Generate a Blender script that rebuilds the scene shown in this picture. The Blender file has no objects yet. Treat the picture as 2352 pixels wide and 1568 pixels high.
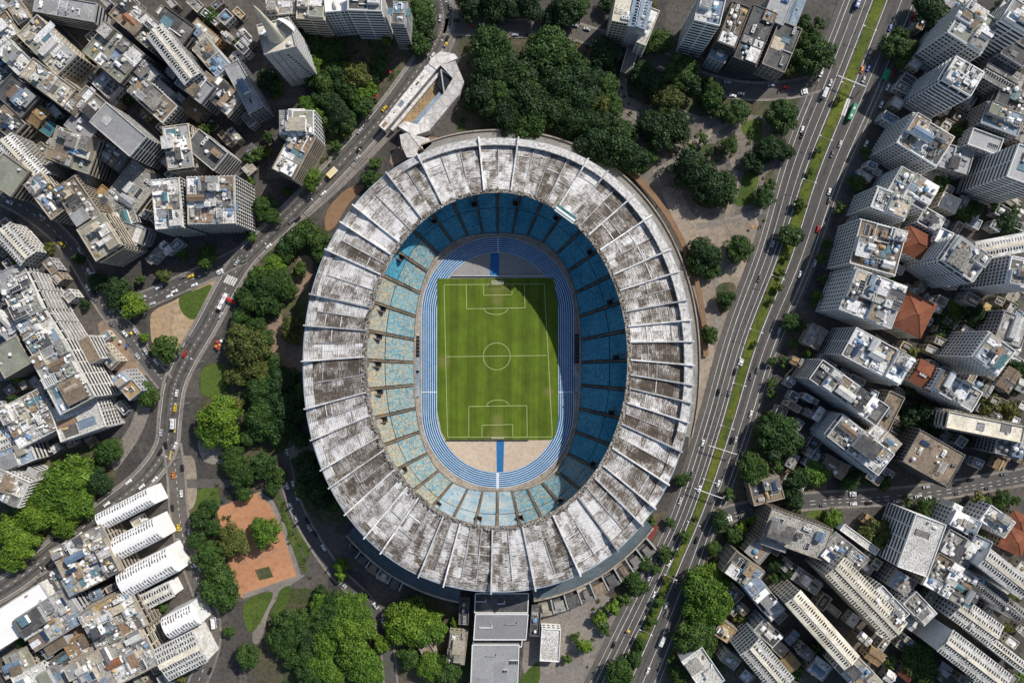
import bpy, math, random
from mathutils import Vector
R = random.Random(7)
SC = bpy.context.scene
COL = SC.collection
S = 0.28            # metres per unit of the survey grid at ground level
H = 420.0           # flying height
def W(px, py, h=0.0):
    k = S*(1-h/H)
    return ((px-1176)*k, (784-py)*k)
def rad(d): return math.radians(d)

# ------------------------------------------------------------------ mesh builder
class MB:
    def __init__(s): s.v=[]; s.f=[]; s.m=[]; s.uv=None
    def face(s, pts, m=0):
        b=len(s.v); s.v += [tuple(p) for p in pts]; s.f.append(tuple(range(b,b+len(pts)))); s.m.append(m)
    def box(s, cx,cy,cz,sx,sy,sz,rot=0,m=0,taper=1.0):
        c,n=math.cos(rot),math.sin(rot); b=len(s.v)
        for z,t in ((-.5,1),(.5,taper)):
            for x,y in ((-.5,-.5),(.5,-.5),(.5,.5),(-.5,.5)):
                X=x*sx*t; Y=y*sy*t
                s.v.append((cx+X*c-Y*n, cy+X*n+Y*c, cz+z*sz))
        for q in ((3,2,1,0),(4,5,6,7),(0,1,5,4),(1,2,6,5),(2,3,7,6),(3,0,4,7)):
            s.f.append(tuple(b+i for i in q)); s.m.append(m)
    def prism(s, poly, z0, z1, m=0, mt=None):
        a=sum(poly[i][0]*poly[(i+1)%len(poly)][1]-poly[(i+1)%len(poly)][0]*poly[i][1] for i in range(len(poly)))
        if a<0: poly=poly[::-1]
        n=len(poly); b=len(s.v)
        s.v += [(x,y,z0) for x,y in poly]+[(x,y,z1) for x,y in poly]
        for i in range(n):
            j=(i+1)%n; s.f.append((b+i,b+j,b+n+j,b+n+i)); s.m.append(m)
        s.f.append(tuple(b+n+i for i in range(n))); s.m.append(m if mt is None else mt)
        s.f.append(tuple(b+n-1-i for i in range(n))); s.m.append(m)
    def tube(s, p, q, r0, r1, n=7, m=0):
        p=Vector(p); q=Vector(q); d=(q-p).normalized()
        u=d.orthogonal().normalized(); w=d.cross(u); b=len(s.v)
        for c,r in ((p,r0),(q,r1)):
            for i in range(n):
                a=2*math.pi*i/n; s.v.append(tuple(c+u*(r*math.cos(a))+w*(r*math.sin(a))))
        for i in range(n):
            j=(i+1)%n; s.f.append((b+i,b+j,b+n+j,b+n+i)); s.m.append(m)
        s.f.append(tuple(b+n+i for i in range(n))); s.m.append(m)
        s.f.append(tuple(b+n-1-i for i in range(n))); s.m.append(m)
    def lathe(s, prof, n=14, cx=0, cy=0, m=0):
        b=len(s.v)
        for r,z in prof:
            for i in range(n):
                a=2*math.pi*i/n; s.v.append((cx+r*math.cos(a),cy+r*math.sin(a),z))
        for k in range(len(prof)-1):
            for i in range(n):
                j=(i+1)%n; s.f.append((b+k*n+i,b+k*n+j,b+(k+1)*n+j,b+(k+1)*n+i)); s.m.append(m)
        s.f.append(tuple(b+(len(prof)-1)*n+i for i in range(n))); s.m.append(m)
    def mesh(s, name, mats, smooth=False):
        me=bpy.data.meshes.new(name); me.from_pydata(s.v,[],s.f)
        for m in (mats if isinstance(mats,(list,tuple)) else [mats]): me.materials.append(m)
        if any(s.m): me.polygons.foreach_set('material_index', s.m)
        if smooth: me.polygons.foreach_set('use_smooth',[True]*len(me.polygons))
        if s.uv:
            l=me.uv_layers.new(name='ring')
            for lp in me.loops: l.data[lp.index].uv=s.uv[lp.vertex_index]
        me.update(); return me
    def build(s, name, mats, parent=None, smooth=False):
        return link(name, s.mesh(name,mats,smooth), parent)
def link(name, me, parent=None, loc=(0,0,0), rz=0, sc=None):
    o=bpy.data.objects.new(name,me); COL.objects.link(o)
    o.location=loc; o.rotation_euler=(0,0,rz)
    if sc is not None: o.scale=sc
    if parent: o.parent=parent
    return o
def empty(name, loc, rz=0):
    o=bpy.data.objects.new(name,None); COL.objects.link(o); o.empty_display_size=1
    o.location=loc; o.rotation_euler=(0,0,rz); return o
def tag(o, label, cat, group=None):
    o['label']=label; o['category']=cat
    if group: o['group']=group
    return o
def struct(o): o['kind']='structure'; return o

# ------------------------------------------------------------------ materials
def new_mat(name):
    m=bpy.data.materials.new(name); m.use_nodes=True
    t=m.node_tree; t.nodes.clear()
    out=t.nodes.new('ShaderNodeOutputMaterial'); p=t.nodes.new('ShaderNodeBsdfPrincipled')
    t.links.new(p.outputs[0], out.inputs[0]); p.inputs['Roughness'].default_value=.85
    p.inputs['Specular IOR Level'].default_value=.25
    return m,t,p
def nd(t, typ, **kw):
    n=t.nodes.new('ShaderNode'+typ)
    for k,v in kw.items():
        if k.startswith('i_'):
            key=k[2:]
            key=int(key) if key.isdigit() else key.replace('_',' ')
            if hasattr(v,'links') or isinstance(v,bpy.types.NodeSocket): t.links.new(v,n.inputs[key])
            else: n.inputs[key].default_value=v
        else: setattr(n,k,v)
    return n
def ramp(t, fac, stops, interp='LINEAR'):
    r=t.nodes.new('ShaderNodeValToRGB'); r.color_ramp.interpolation=interp
    e=r.color_ramp.elements
    while len(e)<len(stops): e.new(1)
    for x,(p,c) in zip(e,stops):
        x.position=p; x.color=(c if isinstance(c,(tuple,list)) else (c,c,c))[:3]+(1,) if not isinstance(c,(int,float)) else (c,c,c,1)
    t.links.new(fac,r.inputs[0]); return r.outputs[0]
def mix(t, f, a, b, bt='MIX'):
    m=t.nodes.new('ShaderNodeMix'); m.data_type='RGBA'; m.blend_type=bt
    for i,v in ((0,f),(6,a),(7,b)):
        if isinstance(v,bpy.types.NodeSocket): t.links.new(v,m.inputs[i])
        else: m.inputs[i].default_value=v if i==0 else (tuple(v)+(1,))[:4]
    return m.outputs[2]
def mth(t, op, a, b=0.0, c=None):
    m=t.nodes.new('ShaderNodeMath'); m.operation=op
    for i,v in enumerate((a,b) if c is None else (a,b,c)):
        if isinstance(v,bpy.types.NodeSocket): t.links.new(v,m.inputs[i])
        else: m.inputs[i].default_value=v
    return m.outputs[0]
def coords(t, world=False, scale=(1,1,1), rnd=True):
    if world: v=nd(t,'NewGeometry').outputs['Position']
    else: v=nd(t,'TexCoord').outputs['Object']
    if rnd and not world:
        r=nd(t,'ObjectInfo').outputs['Random']
        k=mth(t,'MULTIPLY',r,173.0)
        c=nd(t,'CombineXYZ',i_0=k,i_1=k,i_2=k)
        a=nd(t,'VectorMath',operation='ADD'); t.links.new(v,a.inputs[0]); t.links.new(c.outputs[0],a.inputs[1]); v=a.outputs[0]
    if scale!=(1,1,1):
        a=nd(t,'VectorMath',operation='MULTIPLY'); t.links.new(v,a.inputs[0]); a.inputs[1].default_value=scale; v=a.outputs[0]
    return v
def noise(t,v,s,d=4,r=.6):
    n=nd(t,'TexNoise',i_Scale=s,i_Detail=d,i_Roughness=r); t.links.new(v,n.inputs['Vector']); return n.outputs[0]
def surf(name, pal, cell=.16, celldark=.0, blotch=.06, speck=.45, speckscale=.9, crack=0, crackscale=.5, wave=0, wavescale=1.2, rough=.88, world=False, stretch=(1,1,1), bump=.25, objvar=.25):
    """weathered surface: patches from a palette, blotches of dirt, speckle, optional cracks and ribs"""
    m,t,p=new_mat(name); v=coords(t,world,stretch)
    n=len(pal); stops=[(i/n,pal[i]) for i in range(n)]
    vo=nd(t,'TexVoronoi',distance='CHEBYCHEV',i_Scale=cell); t.links.new(v,vo.inputs['Vector'])
    sep=nd(t,'SeparateColor'); t.links.new(vo.outputs['Color'],sep.inputs[0])
    c1=ramp(t,sep.outputs[0],stops,'CONSTANT')
    nb=noise(t,v,blotch,5,.65)
    c2=ramp(t,nb,[(.3+.4*i/max(1,n-1),pal[i]) for i in range(n)])
    col=mix(t,.5,c1,c2)
    sp=noise(t,v,speckscale,6,.75)
    col=mix(t,1.0,col,ramp(t,sp,[(.34,1-speck),(.52,1.0),(.7,1.0+speck*.25)]),'MULTIPLY')
    if crack:
        vc=nd(t,'TexVoronoi',feature='DISTANCE_TO_EDGE',i_Scale=crackscale); t.links.new(v,vc.inputs['Vector'])
        col=mix(t,1.0,col,ramp(t,vc.outputs['Distance'],[(.02,1-crack),(.14,1.0)]),'MULTIPLY')
    if wave:
        w=nd(t,'TexWave',wave_type='BANDS',bands_direction='X',i_Scale=wavescale,i_Distortion=.6); t.links.new(v,w.inputs['Vector'])
        col=mix(t,1.0,col,ramp(t,w.outputs['Fac'],[(0,1-wave),(.6,1.0)]),'MULTIPLY')
    if objvar and not world:
        r=nd(t,'ObjectInfo').outputs['Random']
        col=mix(t,1.0,col,ramp(t,r,[(0,1-objvar),(1,1+objvar*.6)]),'MULTIPLY')
    t.links.new(col,p.inputs['Base Color']); p.inputs['Roughness'].default_value=rough
    if bump:
        b=nd(t,'Bump',i_Strength=bump,i_Distance=.3); t.links.new(sp,b.inputs['Height']); t.links.new(b.outputs[0],p.inputs['Normal'])
    return m
def plain(name, c, rough=.6, metal=0, var=.15, scale=.6):
    m,t,p=new_mat(name); v=coords(t)
    n=noise(t,v,scale,5,.7)
    t.links.new(mix(t,1.0,c,ramp(t,n,[(.3,1-var),(.7,1+var)]),'MULTIPLY'),p.inputs['Base Color'])
    p.inputs['Roughness'].default_value=rough; p.inputs['Metallic'].default_value=metal
    return m
def randpal(name, pal, rough=.7, wave=0, var=.3):
    m,t,p=new_mat(name); v=coords(t)
    r=nd(t,'ObjectInfo').outputs['Random']
    c=ramp(t,r,[(i/len(pal),pal[i]) for i in range(len(pal))],'CONSTANT')
    n=noise(t,v,.8,6,.75)
    c=mix(t,1.0,c,ramp(t,n,[(.35,1-var),(.6,1.05)]),'MULTIPLY')
    if wave:
        w=nd(t,'TexWave',wave_type='BANDS',bands_direction='X',i_Scale=.55,i_Distortion=.3); t.links.new(v,w.inputs['Vector'])
        c=mix(t,1.0,c,ramp(t,w.outputs['Fac'],[(0,1-wave),(.6,1.0)]),'MULTIPLY')
    t.links.new(c,p.inputs['Base Color']); p.inputs['Roughness'].default_value=rough
    return m
M={}
M['conc']=surf('roof_concrete',[(.17,.165,.155),(.30,.285,.26),(.11,.105,.1),(.36,.34,.31)],speck=.6)
M['white']=surf('roof_weathered_white',[(.72,.71,.68),(.52,.50,.47),(.78,.78,.77),(.36,.34,.31)],speck=.65)
M['plainwhite']=surf('roof_bright_white',[(.82,.81,.79),(.78,.77,.75)],speck=.1,objvar=.03)
M['dark']=surf('roof_bitumen',[(.075,.075,.078),(.12,.118,.115),(.05,.05,.055),(.17,.16,.15)],speck=.5)
M['cream']=surf('roof_cream',[(.62,.56,.44),(.70,.65,.54),(.48,.43,.34)],speck=.4)
M['beige']=surf('roof_beige',[(.42,.37,.28),(.5,.45,.36),(.3,.27,.21),(.36,.33,.27)],speck=.5)
M['brown']=surf('roof_brown',[(.2,.155,.11),(.27,.21,.15),(.13,.1,.08)],speck=.6)
M['ochre']=surf('roof_ochre',[(.42,.29,.13),(.32,.22,.11),(.2,.15,.1)],speck=.6)
M['red']=surf('roof_clay',[(.23,.08,.042),(.18,.062,.034),(.27,.1,.055)],speck=.3,wave=.25,wavescale=.5,objvar=.1)
M['teal']=surf('roof_teal',[(.06,.2,.22),(.04,.13,.15),(.1,.26,.27)],speck=.4,wave=.3,wavescale=.5)
M['blue']=surf('roof_blue_grey',[(.2,.26,.33),(.28,.34,.4),(.13,.18,.26)],speck=.45)
M['lgrey']=surf('roof_smooth_grey',[(.3,.3,.31),(.35,.35,.35),(.25,.25,.27)],speck=.3,cell=.07)
M['green']=surf('roof_grey_green',[(.27,.28,.23),(.22,.23,.18),(.33,.33,.27)],speck=.3)
M['stone']=surf('roof_cobbled',[(.34,.32,.29),(.45,.43,.39),(.25,.24,.21)],speck=.5,crack=.7,crackscale=.8)
M['wstone']=surf('roof_white_cobbled',[(.74,.72,.68),(.6,.58,.54),(.8,.79,.76)],speck=.35,crack=.6,crackscale=.85)
M['corr']=surf('roof_corrugated',[(.33,.33,.34),(.42,.42,.41),(.24,.24,.24)],speck=.4,wave=.55,wavescale=.45)
M['W']=surf('wall_white',[(.78,.78,.77),(.72,.72,.7)],speck=.22,speckscale=.4,objvar=.12,bump=.05)
M['C']=surf('wall_cream',[(.68,.62,.5),(.6,.55,.45)],speck=.2,speckscale=.4,objvar=.12,bump=.05)
M['V']=surf('wall_stained_white',[(.64,.63,.6),(.52,.5,.46),(.7,.69,.67)],speck=.45,speckscale=.5,objvar=.2,bump=.05)
M['K']=surf('wall_stained_cream',[(.58,.52,.42),(.48,.43,.35)],speck=.45,speckscale=.5,objvar=.2,bump=.05)
M['G']=surf('wall_grey',[(.44,.44,.44),(.36,.36,.37)],speck=.35,speckscale=.4,objvar=.15,bump=.05)
M['B']=surf('wall_beige',[(.38,.33,.26),(.3,.26,.21)],speck=.25,speckscale=.4,objvar=.15,bump=.05)
M['D']=surf('wall_dark',[(.13,.125,.12),(.18,.17,.16)],speck=.25,speckscale=.4,objvar=.15,bump=.05)
M['O']=surf('wall_ochre',[(.4,.24,.12),(.33,.2,.1)],speck=.25,speckscale=.4,objvar=.15,bump=.05)
M['glass']=plain('window_glass',(.018,.021,.026),rough=.3,var=.4)
M['wtrim']=plain('white_paint',(.74,.74,.73),rough=.6,var=.1)
M['gtrim']=plain('grey_concrete',(.35,.35,.34),rough=.8,var=.2)
M['tank']=randpal('tank_paint',[(.7,.7,.7),(.6,.62,.63),(.5,.49,.46),(.16,.3,.45),(.55,.55,.52),(.4,.38,.34),(.66,.65,.63),(.3,.29,.28)],rough=.45,var=.15)
M['patch']=randpal('roof_patch',[(.66,.65,.62),(.2,.19,.18),(.42,.40,.37),(.09,.09,.1),(.55,.47,.36),(.3,.3,.31),(.74,.74,.74),(.2,.26,.34),(.3,.2,.13),(.48,.47,.45),(.14,.13,.12),(.62,.62,.62),(.33,.24,.15),(.12,.22,.26)],var=.5)
M['shed']=randpal('sheet_metal',[(.6,.6,.6),(.36,.36,.37),(.68,.66,.62),(.24,.17,.12),(.17,.25,.35),(.5,.43,.34),(.32,.14,.08),(.14,.14,.15),(.7,.7,.7),(.1,.22,.24)],wave=.35,var=.45)
M['unit']=randpal('unit_paint',[(.7,.7,.69),(.5,.5,.5),(.6,.6,.58),(.3,.3,.31)],var=.2)
M['sheet']=randpal('tarpaulin',[(.78,.78,.78),(.7,.72,.76),(.16,.27,.42),(.72,.7,.66),(.5,.35,.16),(.76,.76,.76),(.6,.57,.5),(.4,.38,.35)],var=.15)
M['solar']=plain('solar_glass',(.03,.05,.1),rough=.25)
# ground and planting
M['ground']=surf('city_ground',[(.075,.068,.062),(.1,.089,.079),(.055,.051,.048),(.13,.113,.097)],world=True,cell=.05,blotch=.02,speck=.5,speckscale=.4)
M['asphalt']=surf('asphalt',[(.088,.083,.078),(.107,.1,.093),(.072,.069,.066)],world=True,cell=.012,blotch=.03,speck=.22,speckscale=.35,bump=.05)
M['asphalt2']=surf('worn_asphalt',[(.1,.092,.083),(.125,.112,.1),(.085,.079,.073)],world=True,cell=.02,blotch=.03,speck=.3,speckscale=.3,bump=.05)
M['pave']=surf('paving',[(.21,.185,.16),(.26,.23,.2),(.17,.15,.135)],world=True,cell=.08,blotch=.03,speck=.4,speckscale=.5,bump=.1)
M['kerb']=surf('kerb_stone',[(.3,.27,.24),(.23,.21,.19)],world=True,speck=.4,bump=.05)
M['soil']=surf('park_soil',[(.1,.08,.055),(.15,.115,.08),(.055,.07,.025),(.075,.065,.045),(.05,.075,.02)],world=True,cell=.05,blotch=.04,speck=.5,speckscale=.4)
M['plazag']=surf('plaza_paving',[(.155,.135,.115),(.2,.172,.145),(.11,.098,.088)],world=True,cell=.05,blotch=.035,speck=.45,speckscale=.35)
M['plaza']=surf('plaza_sand',[(.27,.225,.175),(.33,.27,.21),(.19,.16,.13)],world=True,cell=.04,blotch=.03,speck=.4,speckscale=.3)
M['path']=surf('reddish_path',[(.26,.18,.13),(.3,.215,.155),(.2,.15,.115)],world=True,cell=.05,blotch=.04,speck=.35,speckscale=.3)
M['dirt']=surf('ochre_dirt',[(.4,.28,.16),(.36,.26,.17),(.44,.34,.22)],world=True,cell=.05,blotch=.05,speck=.4,speckscale=.35)
M['terra']=surf('terracotta_court',[(.47,.225,.115),(.43,.215,.115),(.5,.25,.13)],world=True,cell=.04,blotch=.04,speck=.25,speckscale=.25)
M['ramp']=surf('brown_ramp',[(.22,.13,.075),(.25,.155,.09)],world=True,cell=.03,blotch=.03,speck=.25,speckscale=.3)
M['lawn']=surf('lawn_grass',[(.06,.098,.016),(.085,.125,.022),(.04,.07,.012)],world=True,cell=.05,blotch=.06,speck=.5,speckscale=.6)
M['median']=surf('median_grass',[(.09,.118,.013),(.12,.14,.017),(.05,.08,.01),(.075,.102,.011)],world=True,cell=.06,blotch=.07,speck=.55,speckscale=.5)
M['line']=surf('road_paint',[(.72,.71,.68),(.6,.58,.55)],world=True,speck=.45,speckscale=.5,bump=0)
M['yline']=surf('yellow_paint',[(.55,.42,.08),(.45,.34,.08)],world=True,speck=.4,speckscale=.5,bump=0)
def leafmat(name, a, b, c):
    m,t,p=new_mat(name)
    g=nd(t,'NewGeometry'); r=nd(t,'ObjectInfo').outputs['Random']
    col=ramp(t,g.outputs['Random Per Island'],[(0,a),(.55,b),(1,c)])
    col=mix(t,1.0,col,ramp(t,r,[(0,(.72,.78,.8)),(.5,(1,1,1)),(1,(1.3,1.15,.95))]),'MULTIPLY')
    v=coords(t)
    col=mix(t,1.0,col,ramp(t,noise(t,v,.28,3),[(.35,.7),(.65,1.2)]),'MULTIPLY')
    t.links.new(col,p.inputs['Base Color']); p.inputs['Roughness'].default_value=.6
    return m
M['leafD']=leafmat('leaf_dark',(.009,.026,.009),(.018,.046,.011),(.034,.072,.015))
M['leafM']=leafmat('leaf_mid',(.016,.042,.01),(.032,.074,.012),(.056,.105,.017))
M['leafB']=leafmat('leaf_bright',(.035,.085,.01),(.075,.15,.012),(.12,.19,.02))
M['leafO']=leafmat('leaf_olive',(.04,.055,.014),(.08,.1,.022),(.12,.135,.03))
M['leafR']=leafmat('leaf_red',(.2,.01,.015),(.4,.02,.03),(.5,.05,.06))
M['leafP']=leafmat('leaf_purple',(.16,.03,.1),(.25,.05,.16),(.1,.09,.05))
M['bark']=plain('bark',(.11,.08,.055),rough=.95)

# ------------------------------------------------------------------ registry for labels
REG=[]
def reg(o, desc, cat, cluster, px, py, group=None, full=None):
    o['category']=cat
    if group: o['group']=group
    if full: o['label']=full
    else: REG.append((o,desc,cat,cluster,px,py))
    return o
ORD=['','second','third','fourth','fifth','sixth','seventh','eighth','ninth','tenth','eleventh','twelfth','thirteenth','fourteenth','fifteenth','sixteenth','seventeenth','eighteenth','nineteenth','twentieth','twenty-first','twenty-second','twenty-third','twenty-fourth','twenty-fifth','twenty-sixth','twenty-seventh','twenty-eighth','twenty-ninth','thirtieth']+[f'{k}th' for k in range(31,80)]
def finish_labels():
    g={}
    for e in REG: g.setdefault((e[1],e[3]),[]).append(e)
    for (desc,cl),L in g.items():
        if len(L)==1: L[0][0]['label']=f'{desc} {cl}'; continue
        xs=[e[4] for e in L]; ys=[e[5] for e in L]
        hor=max(xs)-min(xs)>max(ys)-min(ys)
        L.sort(key=lambda e:e[4] if hor else e[5])
        ends=('leftmost','rightmost','left') if hor else ('topmost','bottommost','top')
        for i,e in enumerate(L):
            if i==0: w=ends[0]
            elif i==len(L)-1: w=ends[1]
            else: w=f'{ORD[i]} from {ends[2]}'
            if len(L)==2: w={'leftmost':'left one of two','rightmost':'right one of two','topmost':'upper one of two','bottommost':'lower one of two'}[w]
            e[0]['label']=f'{desc} {cl}, {w}'
def trim_labels():
    for e in REG:
        s=e[0]['label']
        while len(s.split())>16 and ' the ' in s: s=s.replace(' the ',' ',1)
        e[0]['label']=s
def nearest(anch,x,y): return min(anch,key=lambda a:(a[0]-x)**2+(a[1]-y)**2)[2]
# ------------------------------------------------------------------ the setting: ground, roads, paths
def smooth(pts, n=6):
    out=[]; P=[pts[0]]+list(pts)+[pts[-1]]
    for i in range(1,len(P)-2):
        for k in range(n):
            u=k/n; q=[]
            for d in range(len(pts[0])):
                a,b,c,e=P[i-1][d],P[i][d],P[i+1][d],P[i+2][d]
                q.append(.5*(2*b+(c-a)*u+(2*a-5*b+4*c-e)*u*u+(3*b-a-3*c+e)*u**3))
            out.append(tuple(q))
    out.append(tuple(pts[-1])); return out
def offs(line, d):
    out=[]
    for i in range(len(line)):
        a=line[max(0,i-1)]; b=line[min(len(line)-1,i+1)]
        dx,dy=b[0]-a[0],b[1]-a[1]; l=math.hypot(dx,dy) or 1
        dd=d(i/(len(line)-1)) if callable(d) else d
        out.append((line[i][0]-dy/l*dd, line[i][1]+dx/l*dd))
    return out
def ribbon(name, line, d0, d1, z, mat, thick=0):
    a=offs(line,d0); b=offs(line,d1); mb=MB()
    A=[W(*p) for p in a]; B=[W(*p) for p in b]
    for i in range(len(A)-1):
        q=[A[i],A[i+1],B[i+1],B[i]]
        ar=sum(q[k][0]*q[(k+1)%4][1]-q[(k+1)%4][0]*q[k][1] for k in range(4))
        if ar<0: q=q[::-1]
        mb.face([(x,y,z) for x,y in q])
        if thick:
            for e in (A,B): mb.face([(*e[i],0),(*e[i+1],0),(*e[i+1],z),(*e[i],z)])
    return mb.build(name,M[mat])
def sheet(name, poly, z, mat, sm=0):
    if sm:
        P=list(poly); n=len(P); ext=P[-2:]+P+P[:2]
        s=smooth(ext,sm); poly=s[2*sm:(2+n)*sm]
    p=[W(*q) for q in poly]
    a=sum(p[i][0]*p[(i+1)%len(p)][1]-p[(i+1)%len(p)][0]*p[i][1] for i in range(len(p)))
    if a<0: p=p[::-1]
    mb=MB(); mb.face([(x,y,z) for x,y in p]); return struct(mb.build(name,M[mat]))
g=MB(); g.face([(-1500,-1500,0),(1500,-1500,0),(1500,1500,0),(-1500,1500,0)]); struct(g.build('ground',M['ground']))
Z=[.012]
def nz(): Z[0]+=.003; return Z[0]
for poly in ([(1060,70),(1100,40),(1340,70),(1440,115),(1500,230),(1490,330),(1470,400),(1330,330),(1180,300),(1050,300),(1060,190)],
             [(700,60),(900,60),(960,120),(900,230),(820,330),(740,400),(700,420),(735,330),(735,240),(700,190)],
             [(590,560),(740,520),(745,560),(705,680),(690,900),(660,1020),(640,1110),(520,1110),(450,960),(520,830),(545,720)],
             [(660,1030),(740,1060),(800,1190),(740,1200),(670,1120)],
             [(560,1390),(700,1350),(860,1400),(880,1568),(600,1568),(590,1480)],
             [(900,1400),(1060,1380),(1075,1568),(910,1568)],
             [(1560,1250),(1680,1230),(1700,1420),(1640,1568),(1520,1568)],
             [(1480,1200),(1560,1180),(1500,1330),(1410,1440),(1360,1420),(1430,1330)],
             [(1560,150),(1640,180),(1840,230),(1830,290),(1700,260),(1560,260)],
             [(60,1080),(260,1010),(260,1110),(180,1230),(0,1330),(0,1170)],
             [(2040,930),(2200,930),(2180,1010),(2060,1010)],[(1740,950),(1830,960),(1900,1120),(1700,1170),(1690,1090)],
             [(440,1110),(520,1110),(500,1170),(540,1370),(480,1400),(440,1250)]):
    sheet('park_ground',poly,nz(),'soil',4)
sheet('upper_plaza',[(1420,215),(1480,240),(1560,250),(1620,270),(1700,262),(1770,280),(1815,380),(1790,470),(1745,580),(1680,560),(1560,530),(1500,440),(1440,380),(1410,280)],nz(),'plazag',4)
sheet('plaza',[(1560,440),(1600,500),(1660,505),(1720,490),(1745,520),(1740,590),(1700,690),(1655,790),(1640,900),(1600,1010),(1580,1050),(1590,900),(1590,700),(1560,540),(1520,440)],nz(),'plaza',4)
XX=('plaza',[(1420,215),(1480,240),(1560,250),(1620,270),(1700,265),(1760,300),(1800,390),(1775,480),(1740,590),(1700,690),(1655,790),(1640,900),(1600,1010),(1580,1050),(1590,900),(1590,700),(1560,540),(1500,440),(1440,380),(1410,280)])
sheet('forecourt',[(1215,1430),(1290,1400),(1380,1360),(1440,1420),(1430,1470),(1340,1568),(1210,1568)],nz(),'pave',3)
sheet('park_path',[(690,590),(718,600),(705,660),(655,700),(650,740),(690,745),(700,800),(695,850),(640,860),(610,850),(600,770),(640,720),(655,660)],nz(),'path',4)
sheet('park_path',[(640,1050),(700,1010),(760,1000),(745,1040),(690,1060),(665,1120),(640,1110)],nz(),'pave',3)
sheet('park_path',[(590,1390),(650,1330),(700,1320),(660,1350),(620,1400),(600,1470),(580,1470)],nz(),'pave',3)
sheet('dirt_island',[(345,745),(352,715),(400,690),(440,668),(500,640),(520,640),(510,680),(470,750),(430,815),(410,835),(375,838),(352,800)],nz(),'dirt',4)
sheet('terracotta_court',[(497,1166),(598,1128),(628,1150),(655,1205),(692,1322),(664,1338),(560,1374),(546,1366),(515,1250)],nz(),'terra')
ce=[(497,1166),(598,1128),(628,1150),(655,1205),(692,1322),(664,1338),(560,1374),(546,1366)]
struct(ribbon('court_edge',ce[1:7],0,9,nz(),'pave')); struct(ribbon('court_edge',ce[1:7],9,10.5,nz()+.1,'kerb',1))
for (a,b,c,d) in ((585,1300,628,1332),(560,1190,562,1290),(560,1290,640,1264),(520,1180,600,1150)):
    if c-a<10 or d-b<0: struct(ribbon('court_line',[(a,b),(c,d)],-.5,.5,nz(),'kerb'))
    else: sheet('worn_patch',[(a,b+8),(c-10,b),(c,d-8),(a+10,d)],nz(),'soil')
for pts,wd,mt in (([(1440,250),(1510,300),(1590,330),(1640,300),(1700,262)],14,'plaza'),([(1590,330),(1575,400),(1560,470),(1600,520)],11,'plaza'),([(1640,300),(1680,360),(1690,430),(1670,500),(1700,560)],11,'plaza'),([(1600,520),(1680,505),(1760,480)],13,'pave'),([(1640,640),(1680,600),(1740,570)],9,'pave'),([(1620,560),(1650,680),(1640,780)],8,'pave')):
    l=smooth(pts,6); z_=nz(); struct(ribbon('park_path',l,-wd/2,wd/2,z_,mt)); struct(ribbon('path_kerb',l,wd/2,wd/2+1.1,z_+.1,'kerb',1))
for pts in ([(1600,345),(1640,330),(1660,360),(1630,385),(1605,375)],[(1610,420),(1680,400),(1690,440),(1640,480),(1590,460)],[(1640,260),(1690,245),(1720,262),(1690,280)],[(1645,660),(1685,650),(1690,690),(1655,720)],[(1520,270),(1570,270),(1580,310),(1530,330),(1500,300)],[(1760,400),(1790,395),(1785,440),(1755,460)]):
    sheet('planting_bed',pts,nz(),'soil',4)
for poly in ([(413,682),(455,664),(486,655),(482,695),(462,718),(443,734),(418,716)],[(1702,292),(1720,278),(1748,274),(1750,310),(1738,326),(1712,312)],
             [(1708,400),(1726,394),(1742,402),(1735,440),(1722,470),(1688,470),(1698,440)],[(464,850),(486,836),(516,838),(522,880),(516,905),(470,910),(458,885)],
             [(455,1128),(495,1112),(505,1150),(495,1168),(460,1190),(448,1160)],[(560,1385),(625,1358),(612,1400),(590,1440),(570,1450)],[(640,1360),(668,1345),(660,1385),(640,1420),(625,1425)],
             [(1192,1568),(1215,1535),(1238,1520),(1236,1568)],[(2285,680),(2300,700),(2290,750),(2268,760),(2272,715)],
             [(630,1130),(645,1140),(690,1260),(705,1310),(690,1300),(650,1190)],[(670,1120),(690,1180),(712,1260),(705,1280),(680,1220)],
             [(1850,1180),(1890,1170),(1900,1200),(1860,1215)],[(2180,690),(2260,700),(2270,760),(2200,770)]):
    sheet('lawn',poly,nz(),'lawn',4)
sheet('market_yard',[(225,745),(262,735),(318,768),(345,820),(340,850),(318,880),(290,890),(268,850),(245,800)],nz(),'path',3)
sheet('paved_corner',[(395,1062),(440,1046),(452,1090),(450,1150),(430,1170),(408,1120)],nz(),'plaza',3)
sheet('paved_corner',[(335,880),(352,905),(330,985),(290,1050),(262,1080),(258,1040),(300,975)],nz(),'pave',3)
sheet('paved_corner',[(455,1010),(500,1015),(520,1060),(470,1060)],nz(),'pave',3)
sheet('earth_slope',[(752,482),(800,432),(838,428),(800,470),(770,520),(748,528)],nz(),'ramp',3)
sheet('earth_slope',[(905,345),(960,318),(1010,318),(960,350),(900,380)],nz(),'path',3)
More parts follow.
